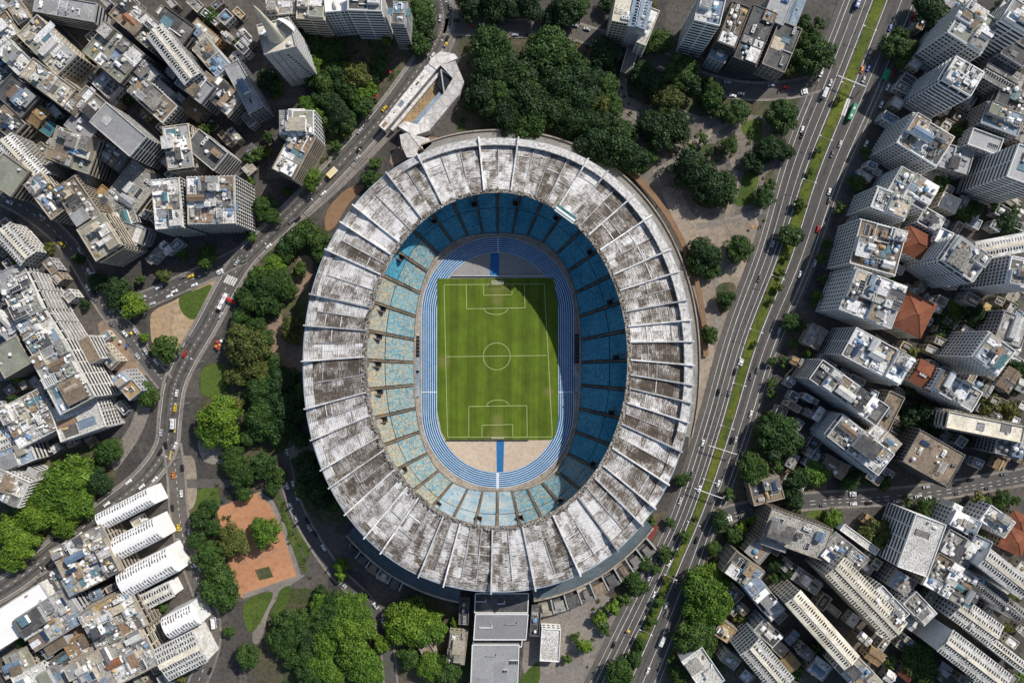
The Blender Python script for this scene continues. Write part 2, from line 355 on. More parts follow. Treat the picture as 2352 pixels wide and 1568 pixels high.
# avenue (centre of the median, widths in grid units)
AV=smooth([(2060,-110),(2021,0),(1945,196),(1866,392),(1803,588),(1726,784),(1668,980),(1602,1176),(1517,1372),(1428,1568),(1380,1680)],8)
def lin(*k):
    def f(u):
        for (a,x),(b,y) in zip(k,k[1:]):
            if u<=b: return x+(y-x)*(u-a)/(b-a)
        return k[-1][1]
    return f
ROADS=[]; RZ=[]
def road(line, w, mat='asphalt', pave=7, sm=6):
    l=smooth(line,sm); ROADS.append((l,w/2+pave))
    z=nz(); RZ.append(z)
    struct(ribbon('road',l,-w/2,w/2,z,mat))
    if pave:
        struct(ribbon('pavement',l,w/2,w/2+pave,z+.12,'pave',1)); struct(ribbon('pavement',l,-w/2-pave,-w/2,z+.12,'pave',1))
    return l
ROADS.append((AV,85))
lw=lin((0,-82),(.25,-66),(.5,-54),(.72,-44),(.8,-60),(1,-84)); rw=lin((0,68),(.25,66),(.5,50),(.72,44),(.85,54),(1,62))
z=nz()
struct(ribbon('service_strip',AV,lambda u:lw(u)-16,lambda u:rw(u)+22,z,'asphalt2'))
z=nz(); struct(ribbon('avenue',AV,lw,rw,z,'asphalt'))
mw=lin((0,12),(.4,11),(.62,8),(.75,6),(.85,12),(1,14))
struct(ribbon('grass_median',AV,lambda u:-mw(u),mw,z+.14,'median',1))
for f,wd,mt in ((lambda u:lw(u)+2,1.3,'line'),(lambda u:lw(u)*.62,1.0,'line'),(lambda u:-mw(u)-4,1.4,'line'),(lambda u:mw(u)+4,1.4,'line'),(lambda u:rw(u)*.45,1.0,'line'),(lambda u:rw(u)*.72,.9,'line'),(lambda u:rw(u)-2,1.2,'line'),(lambda u:rw(u)+9,.8,'line'),(lambda u:lw(u)-8,.8,'line')):
    struct(ribbon('lane_marking',AV,lambda u,f=f:f(u)-wd/2,lambda u,f=f:f(u)+wd/2,z+.006,mt))
road([(1000,-60),(1012,0),(1018,50),(1000,100),(950,175),(890,255),(830,325),(760,400),(700,460),(640,520),(570,585),(520,660),(475,745),(425,830),(400,890),(390,960),(380,1030),(330,1100),(250,1165),(140,1250),(40,1330),(-60,1390)],46,'asphalt2',6)
NWR=smooth([(1000,-60),(1012,0),(1018,50),(1000,100),(950,175),(890,255),(830,325),(760,400),(700,460),(640,520),(570,585),(520,660),(475,745),(425,830),(400,890),(390,960),(380,1030),(330,1100),(250,1165),(140,1250),(40,1330),(-60,1390)],6)
road([(1010,60),(1100,62),(1200,66),(1290,66),(1370,88),(1450,112),(1540,150),(1620,190),(1720,210),(1820,205),(1880,190)],34,'asphalt2',6)
road([(-40,430),(60,480),(150,555),(205,640),(250,715),(300,770),(340,830),(380,880)],34,'asphalt',5)
road([(240,720),(330,690),(410,655),(500,615),(560,585)],34,'asphalt',5)
road([(395,1020),(405,1090),(412,1180),(430,1270),(460,1350),(485,1430),(480,1500),(440,1600)],36,'asphalt2',5)
road([(650,1040),(668,1130),(705,1215),(770,1310),(845,1385),(885,1460),(900,1600)],26,'asphalt',5)
road([(1640,1190),(1720,1170),(1860,1150),(2060,1138),(2200,1120),(2400,1085)],32,'asphalt',6)
road([(430,1110),(520,1110),(560,1120)],20,'asphalt2',0)
road([(130,60),(180,110),(235,175),(285,235),(335,290),(372,330)],13,'asphalt',2)
road([(-20,60),(40,110),(90,170),(140,215)],8,'asphalt',2)
road([(740,160),(800,168),(880,120)],8,'pave',0); road([(600,230),(640,235),(745,235)],14,'asphalt2',0)
road([(1435,235),(1430,190),(1445,130),(1455,115)],20,'pave',0)
road([(1430,240),(1560,340),(1500,400)],14,'pave',0)
struct(ribbon('verge',NWR[6:55],lambda u:-30,lambda u:-30-15*math.sin(3.14*u),RZ[0]-.002,'pave'))
M['worn']=surf('worn_lane',[(.062,.059,.056),(.085,.08,.075),(.07,.066,.062)],world=True,speck=.45,speckscale=.3,bump=0)
rw_=random.Random(9)
for f in (.24,.42,.8): struct(ribbon('worn_lane',AV,lambda u,f=f:lw(u)*f-2.2-1.5*math.sin(u*31+f*9),lambda u,f=f:lw(u)*f+2.2+1.3*math.sin(u*23+f*5),z+.003,'worn')); struct(ribbon('worn_lane',AV,lambda u,f=f:rw(u)*f-2-1.4*math.sin(u*27+f*7),lambda u,f=f:rw(u)*f+2+1.4*math.sin(u*19+f*3),z+.003,'worn'))
for d_ in (-9,9): struct(ribbon('worn_lane',NWR,lambda u,d_=d_:d_-3-1.5*math.sin(u*33),lambda u,d_=d_:d_+3+1.5*math.sin(u*21),RZ[0]+.003,'worn'))
for q in range(26):
    L_=rw_.choice([AV,NWR,AV]); i_=rw_.randrange(3,len(L_)-4); o_=(rw_.uniform(-45,45) if L_ is AV else rw_.uniform(-16,10)); 
    if abs(o_)<16 and L_ is AV: o_+=25
    zz=(z if L_ is AV else RZ[0])+.0045; struct(ribbon('asphalt_patch',L_[i_:i_+rw_.choice((2,2,3))],o_,o_+rw_.uniform(4,9),zz,rw_.choice(['worn','asphalt2','asphalt'])))
RDL=[r[0] for r in ROADS[1:]]
for i,(l,ds) in enumerate(((NWR,(-21,21)),)):
    for d in ds: struct(ribbon('lane_marking',l,d-.5,d+.5,RZ[0]+.006,'line'))
def dash(line,d,n,fr=.4,mat='line',z=.105,w=1.0):
    mb=MB(); o=offs(line,d); L=len(o)
    for i in range(0,L-1):
        a,b=o[i],o[i+1]; dl=math.hypot(b[0]-a[0],b[1]-a[1]); k=max(1,int(dl/n))
        for j in range(k):
            u0,u1=j/k,(j+fr)/k
            p=(a[0]+(b[0]-a[0])*u0,a[1]+(b[1]-a[1])*u0); q=(a[0]+(b[0]-a[0])*u1,a[1]+(b[1]-a[1])*u1)
            nx,ny=-(q[1]-p[1]),(q[0]-p[0]); l=math.hypot(nx,ny) or 1; nx*=w/2/l; ny*=w/2/l
            c=[W(p[0]-nx,p[1]-ny),W(q[0]-nx,q[1]-ny),W(q[0]+nx,q[1]+ny),W(p[0]+nx,p[1]+ny)]
            mb.face([(x,y,z) for x,y in c][::-1])
    struct(mb.build('lane_marking',M[mat]))
dash(NWR,0,18,z=RZ[0]+.007)
for k,dd in ((2,0),(3,0),(4,0),(6,0),(6,8)): dash(RDL[k],dd,16,z=RZ[k]+.007)
for (x,y,a,n,ln) in ((402,980,90,1,26),(392,1045,80,1,22),(1925,240,70,5,40),(520,640,60,5,20)):
    mb=MB()
    for k in range(n):
        X,Y=W(x+k*5,y+k*2); mb.box(X,Y,.26,1.1,ln*S,.006,rad(90-a)*-1)
    struct(mb.build('crossing_marking',M['yline' if n==1 else 'line']))

# ------------------------------------------------------------------ stadium
CX,CY=1143,832
def sup(t,a,b,n,h,cx=CX,cy=CY):
    c,s=math.cos(t),math.sin(t)
    k=(abs(c)**n+abs(s)**n)**(-1/n); x=a*k*c; y=b*k*s
    return W(cx+x,cy-y,h)
RO=dict(a=447,b=520,n=2.12,cx=1144,cy=838); RI=dict(a=306,b=389,n=2.04,cx=1142,cy=826)
ZO,ZI=37.0,40.0
def roofpt(t,f,dz=0):
    """f=0 inner edge .. 1 outer edge"""
    h=ZI+(ZO-ZI)*f
    a=sup(t,RI['a'],RI['b'],RI['n'],h,RI['cx'],RI['cy']); b=sup(t,RO['a'],RO['b'],RO['n'],h,RO['cx'],RO['cy'])
    return (a[0]+(b[0]-a[0])*f, a[1]+(b[1]-a[1])*f, h+dz)
def ringuv(mb,u0,u1,v0,v1,nu,nv): pass
def sector(t0,t1,f0,f1,pt,nt,nf,thick,uv=True):
    mb=MB(); mb.uv=[]
    for layer in (0,1):
        for i in range(nt+1):
            for j in range(nf+1):
                t=t0+(t1-t0)*i/nt; f=f0+(f1-f0)*j/nf
                x,y,z=pt(t,f); mb.v.append((x,y,z-(thick if layer else 0)))
                mb.uv.append((t*115.0, f*42.0))
    n=(nt+1)*(nf+1)
    idx=lambda L,i,j:L*n+i*(nf+1)+j
    for i in range(nt):
        for j in range(nf):
            mb.f.append((idx(0,i,j),idx(0,i,j+1),idx(0,i+1,j+1),idx(0,i+1,j))); mb.m.append(0)
            mb.f.append((idx(1,i,j),idx(1,i+1,j),idx(1,i+1,j+1),idx(1,i,j+1))); mb.m.append(0)
    for i in range(nt):
        for j,fl in ((0,0),(nf,1)):
            q=(idx(0,i,j),idx(0,i+1,j),idx(1,i+1,j),idx(1,i,j)); mb.f.append(q if not fl else q[::-1]); mb.m.append(0)
    for j in range(nf):
        for i,fl in ((0,0),(nt,1)):
            q=(idx(0,i,j),idx(1,i,j),idx(1,i,j+1),idx(0,i,j+1)); mb.f.append(q if not fl else q[::-1]); mb.m.append(0)
    return mb
def roofmat(name, bias):
    m,t,p=new_mat(name)
    uv=nd(t,'UVMap'); uv.uv_map='ring'
    r=nd(t,'ObjectInfo').outputs['Random']
    sh=mth(t,'MULTIPLY',r,211.0)
    ad=nd(t,'VectorMath',operation='ADD'); t.links.new(uv.outputs[0],ad.inputs[0]); c=nd(t,'CombineXYZ',i_0=0.0,i_1=sh,i_2=sh); t.links.new(c.outputs[0],ad.inputs[1])
    v=ad.outputs[0]
    def sc(x,y):
        a=nd(t,'VectorMath',operation='MULTIPLY'); t.links.new(v,a.inputs[0]); a.inputs[1].default_value=(x,y,1); return a.outputs[0]
    # rectangular patches painted white at different times
    br=nd(t,'TexBrick',i_Scale=1.0,i_Mortar_Size=.0); br.inputs['Color1'].default_value=(0,0,0,1); br.inputs['Color2'].default_value=(1,1,1,1)
    br.inputs['Brick Width'].default_value=4.6; br.inputs['Row Height'].default_value=7.3; br.inputs['Bias'].default_value=0
    t.links.new(sc(1,1),br.inputs['Vector'])
    n1=noise(t,sc(.13,.1),1,5,.65)           # large stains
    n2=noise(t,sc(.3,2.2),1,6,.8)          # streaks along the ring
    n3=noise(t,sc(2.2,2.2),1,3,.85)           # grain
    f=mth(t,'ADD',mth(t,'MULTIPLY',br.outputs['Color'],.2),mth(t,'MULTIPLY',n1,.75))
    f=mth(t,'ADD',f,mth(t,'MULTIPLY',n2,1.5)); f=mth(t,'ADD',f,mth(t,'MULTIPLY',n3,.8))
    f=mth(t,'ADD',f,bias-.1)
    f=mth(t,'ADD',f,mth(t,'MULTIPLY',r,.1))
    col=ramp(t,mth(t,'MULTIPLY',f,.5),[(.43,(.07,.055,.043)),(.5,(.16,.135,.11)),(.55,(.32,.29,.265)),(.585,(.55,.53,.51)),(.65,(.74,.73,.72))])
    w=nd(t,'TexWave',wave_type='BANDS',bands_direction='Y',i_Scale=.24,i_Distortion=1.0); t.links.new(v,w.inputs['Vector'])
    col=mix(t,1.0,col,ramp(t,w.outputs['Fac'],[(0,.72),(.3,1.0)]),'MULTIPLY')
    w2=nd(t,'TexWave',wave_type='BANDS',bands_direction='X',i_Scale=.07,i_Distortion=.5); t.links.new(v,w2.inputs['Vector'])
    col=mix(t,1.0,col,ramp(t,w2.outputs['Fac'],[(0,.8),(.05,1.0)]),'MULTIPLY')
    t.links.new(col,p.inputs['Base Color']); p.inputs['Roughness'].default_value=.9
    b=nd(t,'Bump',i_Strength=.4,i_Distance=.3); t.links.new(n2,b.inputs['Height']); t.links.new(b.outputs[0],p.inputs['Normal'])
    return m
M['roofA']=roofmat('stadium_roof_stained',-.52); M['roofB']=roofmat('stadium_roof_painted',-.39); M['roofC']=roofmat('stadium_roof_grimy',-.62)
def rimmat():
    m,t,p=new_mat('stadium_rim_sheet'); uv=nd(t,'UVMap'); uv.uv_map='ring'
    w=nd(t,'TexWave',wave_type='BANDS',bands_direction='Y',i_Scale=.5,i_Distortion=1.0); t.links.new(uv.outputs[0],w.inputs['Vector'])
    n=noise(t,uv.outputs[0],.45,6,.8)
    col=mix(t,1.0,ramp(t,w.outputs['Fac'],[(0,(.2,.19,.185)),(.45,(.62,.61,.6))]),ramp(t,n,[(.38,.4),(.56,1.05)]),'MULTIPLY')
    t.links.new(col,p.inputs['Base Color']); return m
M['rim']=rimmat()
M['rib']=surf('rib_white_paint',[(.66,.65,.64),(.72,.72,.72),(.56,.55,.54)],speck=.4,speckscale=.5)
M['ribg']=surf('rib_grey_paint',[(.42,.42,.43),(.34,.34,.35),(.5,.5,.5)],speck=.4,speckscale=.5)
M['gutter']=surf('gutter_rubble',[(.42,.36,.29),(.55,.5,.44),(.2,.17,.14),(.62,.6,.58)],cell=.5,speck=.75,speckscale=1.0,crack=.7,crackscale=.7)
M['fascia']=surf('fascia_blue_grey',[(.3,.36,.43),(.4,.45,.5)],speck=.3)
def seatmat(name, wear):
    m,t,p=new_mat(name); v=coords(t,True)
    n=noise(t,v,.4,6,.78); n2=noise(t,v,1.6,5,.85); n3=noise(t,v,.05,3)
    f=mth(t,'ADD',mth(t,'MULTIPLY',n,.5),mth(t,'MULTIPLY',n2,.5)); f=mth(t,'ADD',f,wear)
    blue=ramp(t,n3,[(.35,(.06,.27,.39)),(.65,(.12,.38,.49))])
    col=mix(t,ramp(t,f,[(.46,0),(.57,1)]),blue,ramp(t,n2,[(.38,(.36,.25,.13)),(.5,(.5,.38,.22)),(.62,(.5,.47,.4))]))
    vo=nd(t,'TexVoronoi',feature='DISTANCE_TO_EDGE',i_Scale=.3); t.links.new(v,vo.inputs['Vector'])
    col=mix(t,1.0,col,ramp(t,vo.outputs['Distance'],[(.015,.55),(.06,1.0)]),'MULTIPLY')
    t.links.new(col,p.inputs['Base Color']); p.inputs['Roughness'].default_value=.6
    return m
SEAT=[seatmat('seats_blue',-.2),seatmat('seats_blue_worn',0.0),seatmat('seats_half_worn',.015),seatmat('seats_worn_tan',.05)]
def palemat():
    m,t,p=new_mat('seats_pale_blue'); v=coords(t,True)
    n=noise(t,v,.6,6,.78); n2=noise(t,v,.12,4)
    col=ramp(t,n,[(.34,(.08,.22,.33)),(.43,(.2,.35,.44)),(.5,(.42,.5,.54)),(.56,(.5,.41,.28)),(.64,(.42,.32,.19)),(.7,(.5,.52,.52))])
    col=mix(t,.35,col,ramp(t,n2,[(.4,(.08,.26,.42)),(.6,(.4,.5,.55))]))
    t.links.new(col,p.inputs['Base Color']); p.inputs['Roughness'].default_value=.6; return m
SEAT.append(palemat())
M['aisle']=surf('aisle_concrete',[(.15,.115,.085),(.24,.185,.135),(.1,.085,.07)],world=True,speck=.4)
M['apron']=surf('apron_concrete',[(.36,.31,.25),(.28,.24,.2),(.42,.38,.33)],world=True,speck=.45,speckscale=.6)
st=empty('stadium',(*W(CX,CY),0))
tag(st,'large oval football stadium with stained white ribbed ring roof and blue seats','stadium')
X0,Y0=st.location.x,st.location.y
def into(mb): mb.v=[(x-X0,y-Y0,z) for x,y,z in mb.v]; return mb
maj=[84,63,56.6,47,40,30,24,16.5,11.4,6,0,-5,-9.5,-14.5,-22,-31,-38,-43.5,-53,-65.4,-79,-92,-106,-113.6,-126,-132,-140,-148,-153,-161,-169,-181,-190,-198,-210,-218,-223.5,-236,-246,-264.4]
ribs=[(a,1) for a in maj]; al=sorted(maj,reverse=True)+[maj[0]-360]
for a,b in zip(al,al[1:]):
    gap=a-b
    if gap>8.5: ribs+= [(a-gap*(k+1)/(int(gap//7)+1),0) for k in range(int(gap//7))]
    elif gap>7.2: ribs.append(((a+b)/2,0))
ribs.sort(reverse=True)
rr=random.Random(3)
for (a,k),(b,_) in zip(ribs,ribs[1:]+[(ribs[0][0]-360,1)]):
    am=((a+b)/2)%360
    kind=rr.choice(['roofA','roofA','roofB','roofC'] if not (215<am<330) else ['roofA','roofB','roofB','roofA'])
    nt=max(2,int((a-b)/2.2))
    into(sector(rad(b),rad(a),.02,.845,roofpt,nt,4,.5)).build('roof_panel',M[kind],st)
    # beam along this rib
    mb=MB(); w=.42 if k else .25; hh=1.3 if k else .5
    f0,f1=(0.0,1.012) if k else rr.choice([(.0,.86),(.03,.55),(.3,.86),(0,.86)])
    n=8; dz=.0
    for s in range(n):
        u0=f0+(f1-f0)*s/n; u1=f0+(f1-f0)*(s+1)/n
        p,q=roofpt(rad(a),u0),roofpt(rad(a),u1)
        d=Vector((q[0]-p[0],q[1]-p[1],0)).normalized(); nx,ny=-d.y*w,d.x*w
        lift=lambda u:hh+(2.3 if (k and u>.8) else (2.3*max(0,(u-.7)/.1) if k and u>.7 else 0))
        l0,l1=lift(u0),lift(u1); b0=len(mb.v)
        mb.v+=[(p[0]+nx,p[1]+ny,p[2]-.3),(p[0]-nx,p[1]-ny,p[2]-.3),(q[0]-nx,q[1]-ny,q[2]-.3),(q[0]+nx,q[1]+ny,q[2]-.3),(p[0]+nx,p[1]+ny,p[2]+l0),(p[0]-nx,p[1]-ny,p[2]+l0),(q[0]-nx,q[1]-ny,q[2]+l1),(q[0]+nx,q[1]+ny,q[2]+l1)]
        for fc in ((4,5,6,7),(0,1,5,4),(2,3,7,6),(1,2,6,5),(3,0,4,7)): mb.f.append(tuple(b0+i for i in fc)); mb.m.append(0)
    into(mb).build('roof_rib' if k else 'roof_batten',M['rib' if k and rr.random()<.75 else 'ribg'],st)
for (a,k),(b,_) in zip(ribs,ribs[1:]):
    for fc in rr.sample([.28,.42,.55,.68],rr.choice([0,1,1,2])):
        into(sector(rad(b)+.008,rad(a)-.008,fc,fc+.012,lambda t,f:roofpt(t,f,.35),4,1,.5)).build('roof_batten',M[rr.choice(['rib','ribg'])],st)
TAU=2*math.pi
for i in range(24):
    t0,t1=TAU*i/24,TAU*(i+1)/24
    into(sector(t0,t1,.85,.992,lambda t,f:roofpt(t,f,(2.6-(f-.85)*9)*(1 if -20<((math.degrees(t)+180)%360-180)<120 else .35)),8,3,2.4)).build('roof_rim_panel',M['rim'] if -20<((math.degrees((t0+t1)/2)+180)%360-180)<120 else M[rr.choice(['roofB','roofA'])],st)
into(sector(0,TAU,.992,1.008,lambda t,f:roofpt(t,f,.4),160,1,2.2)).build('roof_fascia',M['fascia'],st)
into(sector(0,TAU,-.05,.02,lambda t,f:roofpt(t,f,.35),180,1,.8)).build('roof_gutter',M['gutter'],st)
mb=MB()
for i in range(420):
    t=TAU*i/420+rr.uniform(-.004,.004); p=roofpt(t,rr.uniform(-.045,.03),.6); q=roofpt(t+.01,.0)
    mb.box(p[0],p[1],p[2]+.1,rr.uniform(.5,1.6),rr.uniform(.4,1.2),rr.uniform(.3,.9),rr.uniform(0,3))
o=into(mb).build('gutter_rubble',M['gutter'],st); o['kind']='stuff'
# bowl: stepped seating
BL=dict(a=193,b=297,n=2.75); 
def bowlpt(t,f):
    h=2.5+f*31.5
    a=sup(t,BL['a'],BL['b'],BL['n'],h); b=sup(t,322,404,2.05,h,1142,826)
    return (a[0]+(b[0]-a[0])*f, a[1]+(b[1]-a[1])*f, h)
NS=36
for i in range(NS):
    t0,t1=TAU*i/NS+.012,TAU*(i+1)/NS-.012; tm=math.degrees((t0+t1)/2)
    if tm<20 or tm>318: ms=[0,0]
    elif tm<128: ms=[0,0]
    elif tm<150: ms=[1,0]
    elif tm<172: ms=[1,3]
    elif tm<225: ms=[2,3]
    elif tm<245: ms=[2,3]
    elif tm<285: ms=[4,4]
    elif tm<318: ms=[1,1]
    for tier in (0,1):
        mb=MB(); rows=15; nt=6
        for r in range(rows):
            fa=tier*.5+.5*r/rows+(.012 if tier else 0); fb=tier*.5+.5*(r+1)/rows+(.012 if tier and r<rows-1 else 0)
            for k in range(nt):
                ta,tb=t0+(t1-t0)*k/nt,t0+(t1-t0)*(k+1)/nt
                p,q,s_,u=bowlpt(ta,fa),bowlpt(tb,fa),bowlpt(tb,fb),bowlpt(ta,fb); z=p[2]; z1=s_[2]
                mb.face([(p[0],p[1],z),(u[0],u[1],z),(s_[0],s_[1],z),(q[0],q[1],z)])
                mb.face([(u[0],u[1],z),(u[0],u[1],z1),(s_[0],s_[1],z1),(s_[0],s_[1],z)])
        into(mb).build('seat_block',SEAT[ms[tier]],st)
    # aisle beside each block, with stair treads, and a doorway (vomitory) in the upper tier
    mb=MB()
    ta=TAU*i/NS
    for r in range(30):
        f=(r+.5)/30; p=bowlpt(ta,f); q=bowlpt(ta,f+.02)
        mb.box(p[0],p[1],p[2]-.05,(1.15 if r<15 else 1.5),1.2,1.0,math.atan2(q[1]-p[1],q[0]-p[0])+math.pi/2)
    into(mb).build('aisle',M['aisle'],st)
    if i%2==0 or 165<tm<215:
        mb=MB(); p,q=bowlpt(ta+.02,.55),bowlpt(ta+.02,.8); c=bowlpt(ta+.02,.67); d=math.atan2(q[1]-p[1],q[0]-p[0])
        l=math.hypot(q[0]-p[0],q[1]-p[1])
        nx,ny=-math.sin(d)*1.7,math.cos(d)*1.7
        for sg in (-1,1): mb.box(c[0]+nx*sg,c[1]+ny*sg,c[2]+.5,l,.45,2.6,d)
        mb.box(q[0],q[1],q[2]+.4,.5,3.8,3.6,d); mb.box(c[0],c[1],c[2]-.3,l,3.0,.6,d,m=1)
        into(mb).build('stair_entrance',[M['aisle'],M['glass']],st)
mb=into(sector(0,TAU,0,1,lambda t,f:(*sup(t,BL['a']-1-4*f,BL['b']-1-4*f,BL['n'],2.8),2.8),120,1,2.7)); mb.build('front_parapet',M['apron'],st)
# outside wall under the roof edge
mb=MB()
for i in range(96):
    a,b=sup(TAU*i/96,396,461,2.12,0,1144,833),sup(TAU*(i+1)/96,396,461,2.12,0,1144,833)
    mb.face([(*a,0),(*b,0),(*b,36.5),(*a,36.5)])
    c,d=sup(TAU*i/96,310,392,2.05,0,1142,826),sup(TAU*(i+1)/96,310,392,2.05,0,1142,826)
into(mb).build('outer_wall',M['B'],st)
# roof-edge scoreboard
for a0,ln in ((59,13),):
    p=roofpt(rad(a0),-.03); q=roofpt(rad(a0),.05); d=math.atan2(q[1]-p[1],q[0]-p[0])
    mb=MB(); mb.box(0,0,1.4,ln,4.5,2.6); mb.box(0,0,2.75,ln+.5,1.2,.3,m=1); mb.box(0,1.6,2.75,ln+.5,.5,.3,m=1)
    o=mb.build('scoreboard',[M['teal'],M['wtrim']],st); o.location=(p[0]-X0,p[1]-Y0,p[2]-.4); o.rotation_euler=(0,0,d+math.pi/2)
# outer concourse (north to east), brown ramp, and the southern annexes
def conc(t,f,h,s0,s1): 
    s=s0+(s1-s0)*f; return (*sup(t,447*s,520*s,2.12,h,1144,838),h)
M['walk']=surf('walkway_concrete',[(.24,.23,.2),(.3,.28,.25),(.19,.18,.165)],world=True,speck=.4)
into(sector(rad(-18),rad(112),0,1,lambda t,f:conc(t,f,9,.99,1.035),90,1,.8)).build('outer_walkway',M['walk'],st)
into(sector(rad(-18),rad(112),0,1,lambda t,f:conc(t,f,10,1.035,1.041),90,1,2)).build('walkway_parapet',M['apron'],st)
into(sector(rad(2),rad(56),0,1,lambda t,f:(*conc(t,f,4,1.06+.0*f,1.085)[:2],2+4*(1-abs(math.degrees(t)-29)/28)),50,1,.8)).build('access_ramp',M['ramp'],st)
M['canopy']=surf('canopy_grey',[(.1,.125,.14),(.075,.095,.11)],speck=.4)
for t0,t1,s0,s1,h in ((-136,-101,1.0,1.058,12),(-80,-42,1.0,1.05,12)):
    into(sector(rad(t0),rad(t1),0,1,lambda t,f:conc(t,f,h,s0,s1),40,1,.6)).build('annex_canopy',M['canopy'],st)
    into(sector(rad(t0),rad(t1),0,1,lambda t,f:conc(t,f,h+.8,s1,s1+.008),40,1,1.6)).build('canopy_edge',M['apron'],st)
for (t0,t1,n,s0,s1) in ((-79,-45,9,1.062,1.125),(-134,-117,5,1.068,1.1)):
    for k in range(n):
        a,b=rad(t0+(t1-t0)*k/n),rad(t0+(t1-t0)*(k+.93)/n)
        fl=into(sector(a,b,0,1,lambda t,f:conc(t,f,6,s0,s1),6,1,6)).build('annex_room',M['dark' if k%3 else 'beige'],st)
        c=conc((a+b)/2,.5,7,s0,s1)
        mb=MB(); q=conc((a+b)/2,.9,7,s0,s1); d=math.atan2(q[1]-c[1],q[0]-c[0])
        mb.box(c[0]-X0,c[1]-Y0,7.2,rr.uniform(3,8),rr.uniform(3,7),2.4,d+math.pi/2); mb.box(q[0]-X0,q[1]-Y0,6.8,2.5,8,1.6,d)
        mb.build('room_roof',M[rr.choice(['beige','dark','conc','brown'])],fl)
        w=into(sector(b,b+.006,0,1,lambda t,f:conc(t,f,8.5,s0-.01,s1+.004),1,1,8)).build('partition_wall',M['gtrim'],st)

# field: apron, track, lawn, markings
def stad(R_,L_,n=40):
    pts=[]
    for k in range(n+1): a=math.pi*k/n; pts.append((CX+R_*math.cos(a),CY-L_-R_*math.sin(a)))
    for k in range(n+1): a=math.pi+math.pi*k/n; pts.append((CX+R_*math.cos(a),CY+L_-R_*math.sin(a)))
    return pts
ap=[]
for i in range(120):
    x,y=sup(TAU*i/120,200,304,2.75,0); ap.append((x,y))
mb=MB(); mb.face([(x,y,.29) for x,y in ap]); struct(mb.build('stadium_apron',M['apron']))
def annulus(name,r0,r1,z,mat,L_=113):
    A,B=stad(r0,L_),stad(r1,L_); mb=MB(); n=len(A)
    for i in range(n):
        j=(i+1)%n; q=[W(*A[i]),W(*A[j]),W(*B[j]),W(*B[i])]
        mb.face([(x,y,z) for x,y in q[::-1]])
    ob=mb.build(name,mat)
    # face up
    me=ob.data
    if me.polygons[0].normal.z<0: me.flip_normals()
    return struct(ob)
M['tyre']=surf('worn_lane',[(.06,.057,.055),(.085,.08,.075),(.07,.066,.062)],world=True,speck=.4,speckscale=.3,bump=0)
M['track']=surf('track_blue',[(.02,.12,.27),(.032,.15,.32),(.016,.1,.23)],world=True,speck=.5,cell=.03,blotch=.06,speckscale=.5,bump=.05)
M['trackline']=surf('track_line',[(.66,.71,.76),(.52,.59,.68)],world=True,speck=.25,bump=0)
annulus('running_track',139,175,.31,M['track'])
for k in range(8):
    r=140+k*4.85; annulus('track_lane_line',r-.72,r+.72,.316,M['trackline'])
annulus('track_kerb',175.3,178.5,.32,M['apron'])
for (x0,y0,x1,y1) in ((968,899,1004,901),(1279,899,1318,901),(1140,1085,1146,1122),(1143,545,1145,581)):
    sheet('track_line',[(x0,y0),(x1,y0),(x1,y1),(x0,y1)],.322,'trackline')
def dmat():
    return M['plaza']
M['sand']=surf('end_zone_sand',[(.56,.45,.34),(.5,.4,.31),(.6,.5,.39)],world=True,speck=.2,cell=.03,blotch=.05,speckscale=.4)
M['dgrey']=surf('end_zone_concrete',[(.3,.29,.28),(.25,.245,.24)],world=True,speck=.25,cell=.08)
def dzone(name,sgn,mat,y_edge):
    pts=[(CX+138.5*math.cos(math.pi*k/40),CY+sgn*(113+138.5*math.sin(math.pi*k/40))) for k in range(41)]
    pts=[(x,(max if sgn>0 else min)(y,y_edge)) for x,y in pts]
    return sheet(name,pts,.31,mat)
dzone('north_end_zone',-1,'dgrey',640); dzone('south_end_zone',1,'sand',1008)
M['runway']=surf('runway_blue',[(.02,.13,.33),(.025,.15,.36)],world=True,speck=.15,bump=0)
sheet('jump_runway',[(1127,581),(1146,581),(1147,634),(1125,634)],.318,'runway'); sheet('jump_runway',[(1140,1010),(1158,1010),(1156,1084),(1141,1084)],.318,'runway')
def turf():
    m,t,p=new_mat('pitch_turf'); v=coords(t,True)
    s=nd(t,'SeparateXYZ'); t.links.new(v,s.inputs[0])
    w=mth(t,'SINE',mth(t,'MULTIPLY',s.outputs[0],TAU/11.5))
    a=nd(t,'VectorMath',operation='MULTIPLY'); t.links.new(v,a.inputs[0]); a.inputs[1].default_value=(1,.035,1)
    n=noise(t,a.outputs[0],.55,5,.7); n2=noise(t,v,.07,5,.7); n3=noise(t,v,2.0,3)
    col=ramp(t,n,[(.3,(.066,.108,.008)),(.7,(.105,.153,.013))])
    col=mix(t,1.0,col,ramp(t,mth(t,'ADD',mth(t,'MULTIPLY',w,.5),.5),[(.3,.9),(.7,1.1)]),'MULTIPLY')
    col=mix(t,1.0,col,ramp(t,n2,[(.35,.78),(.65,1.2)]),'MULTIPLY'); col=mix(t,1.0,col,ramp(t,n3,[(.3,.85),(.7,1.1)]),'MULTIPLY')
    for gx,gy,rad_ in ((1143,658,9),(1143,1000,9),(1143,690,6),(1143,965,6),(1020,830,6),(1260,900,5)):
        dn=nd(t,'VectorMath',operation='DISTANCE'); t.links.new(v,dn.inputs[0]); dn.inputs[1].default_value=(*W(gx,gy),.3)
        f=mth(t,'MULTIPLY',mth(t,'SUBTRACT',1.0,mth(t,'DIVIDE',dn.outputs['Value'],rad_)),noise(t,v,.5,4,.7))
        col=mix(t,ramp(t,f,[(.05,0),(.4,.6)]),col,(.19,.17,.06))
    t.links.new(col,p.inputs['Base Color']); p.inputs['Roughness'].default_value=.9; return m
M['turf']=turf()
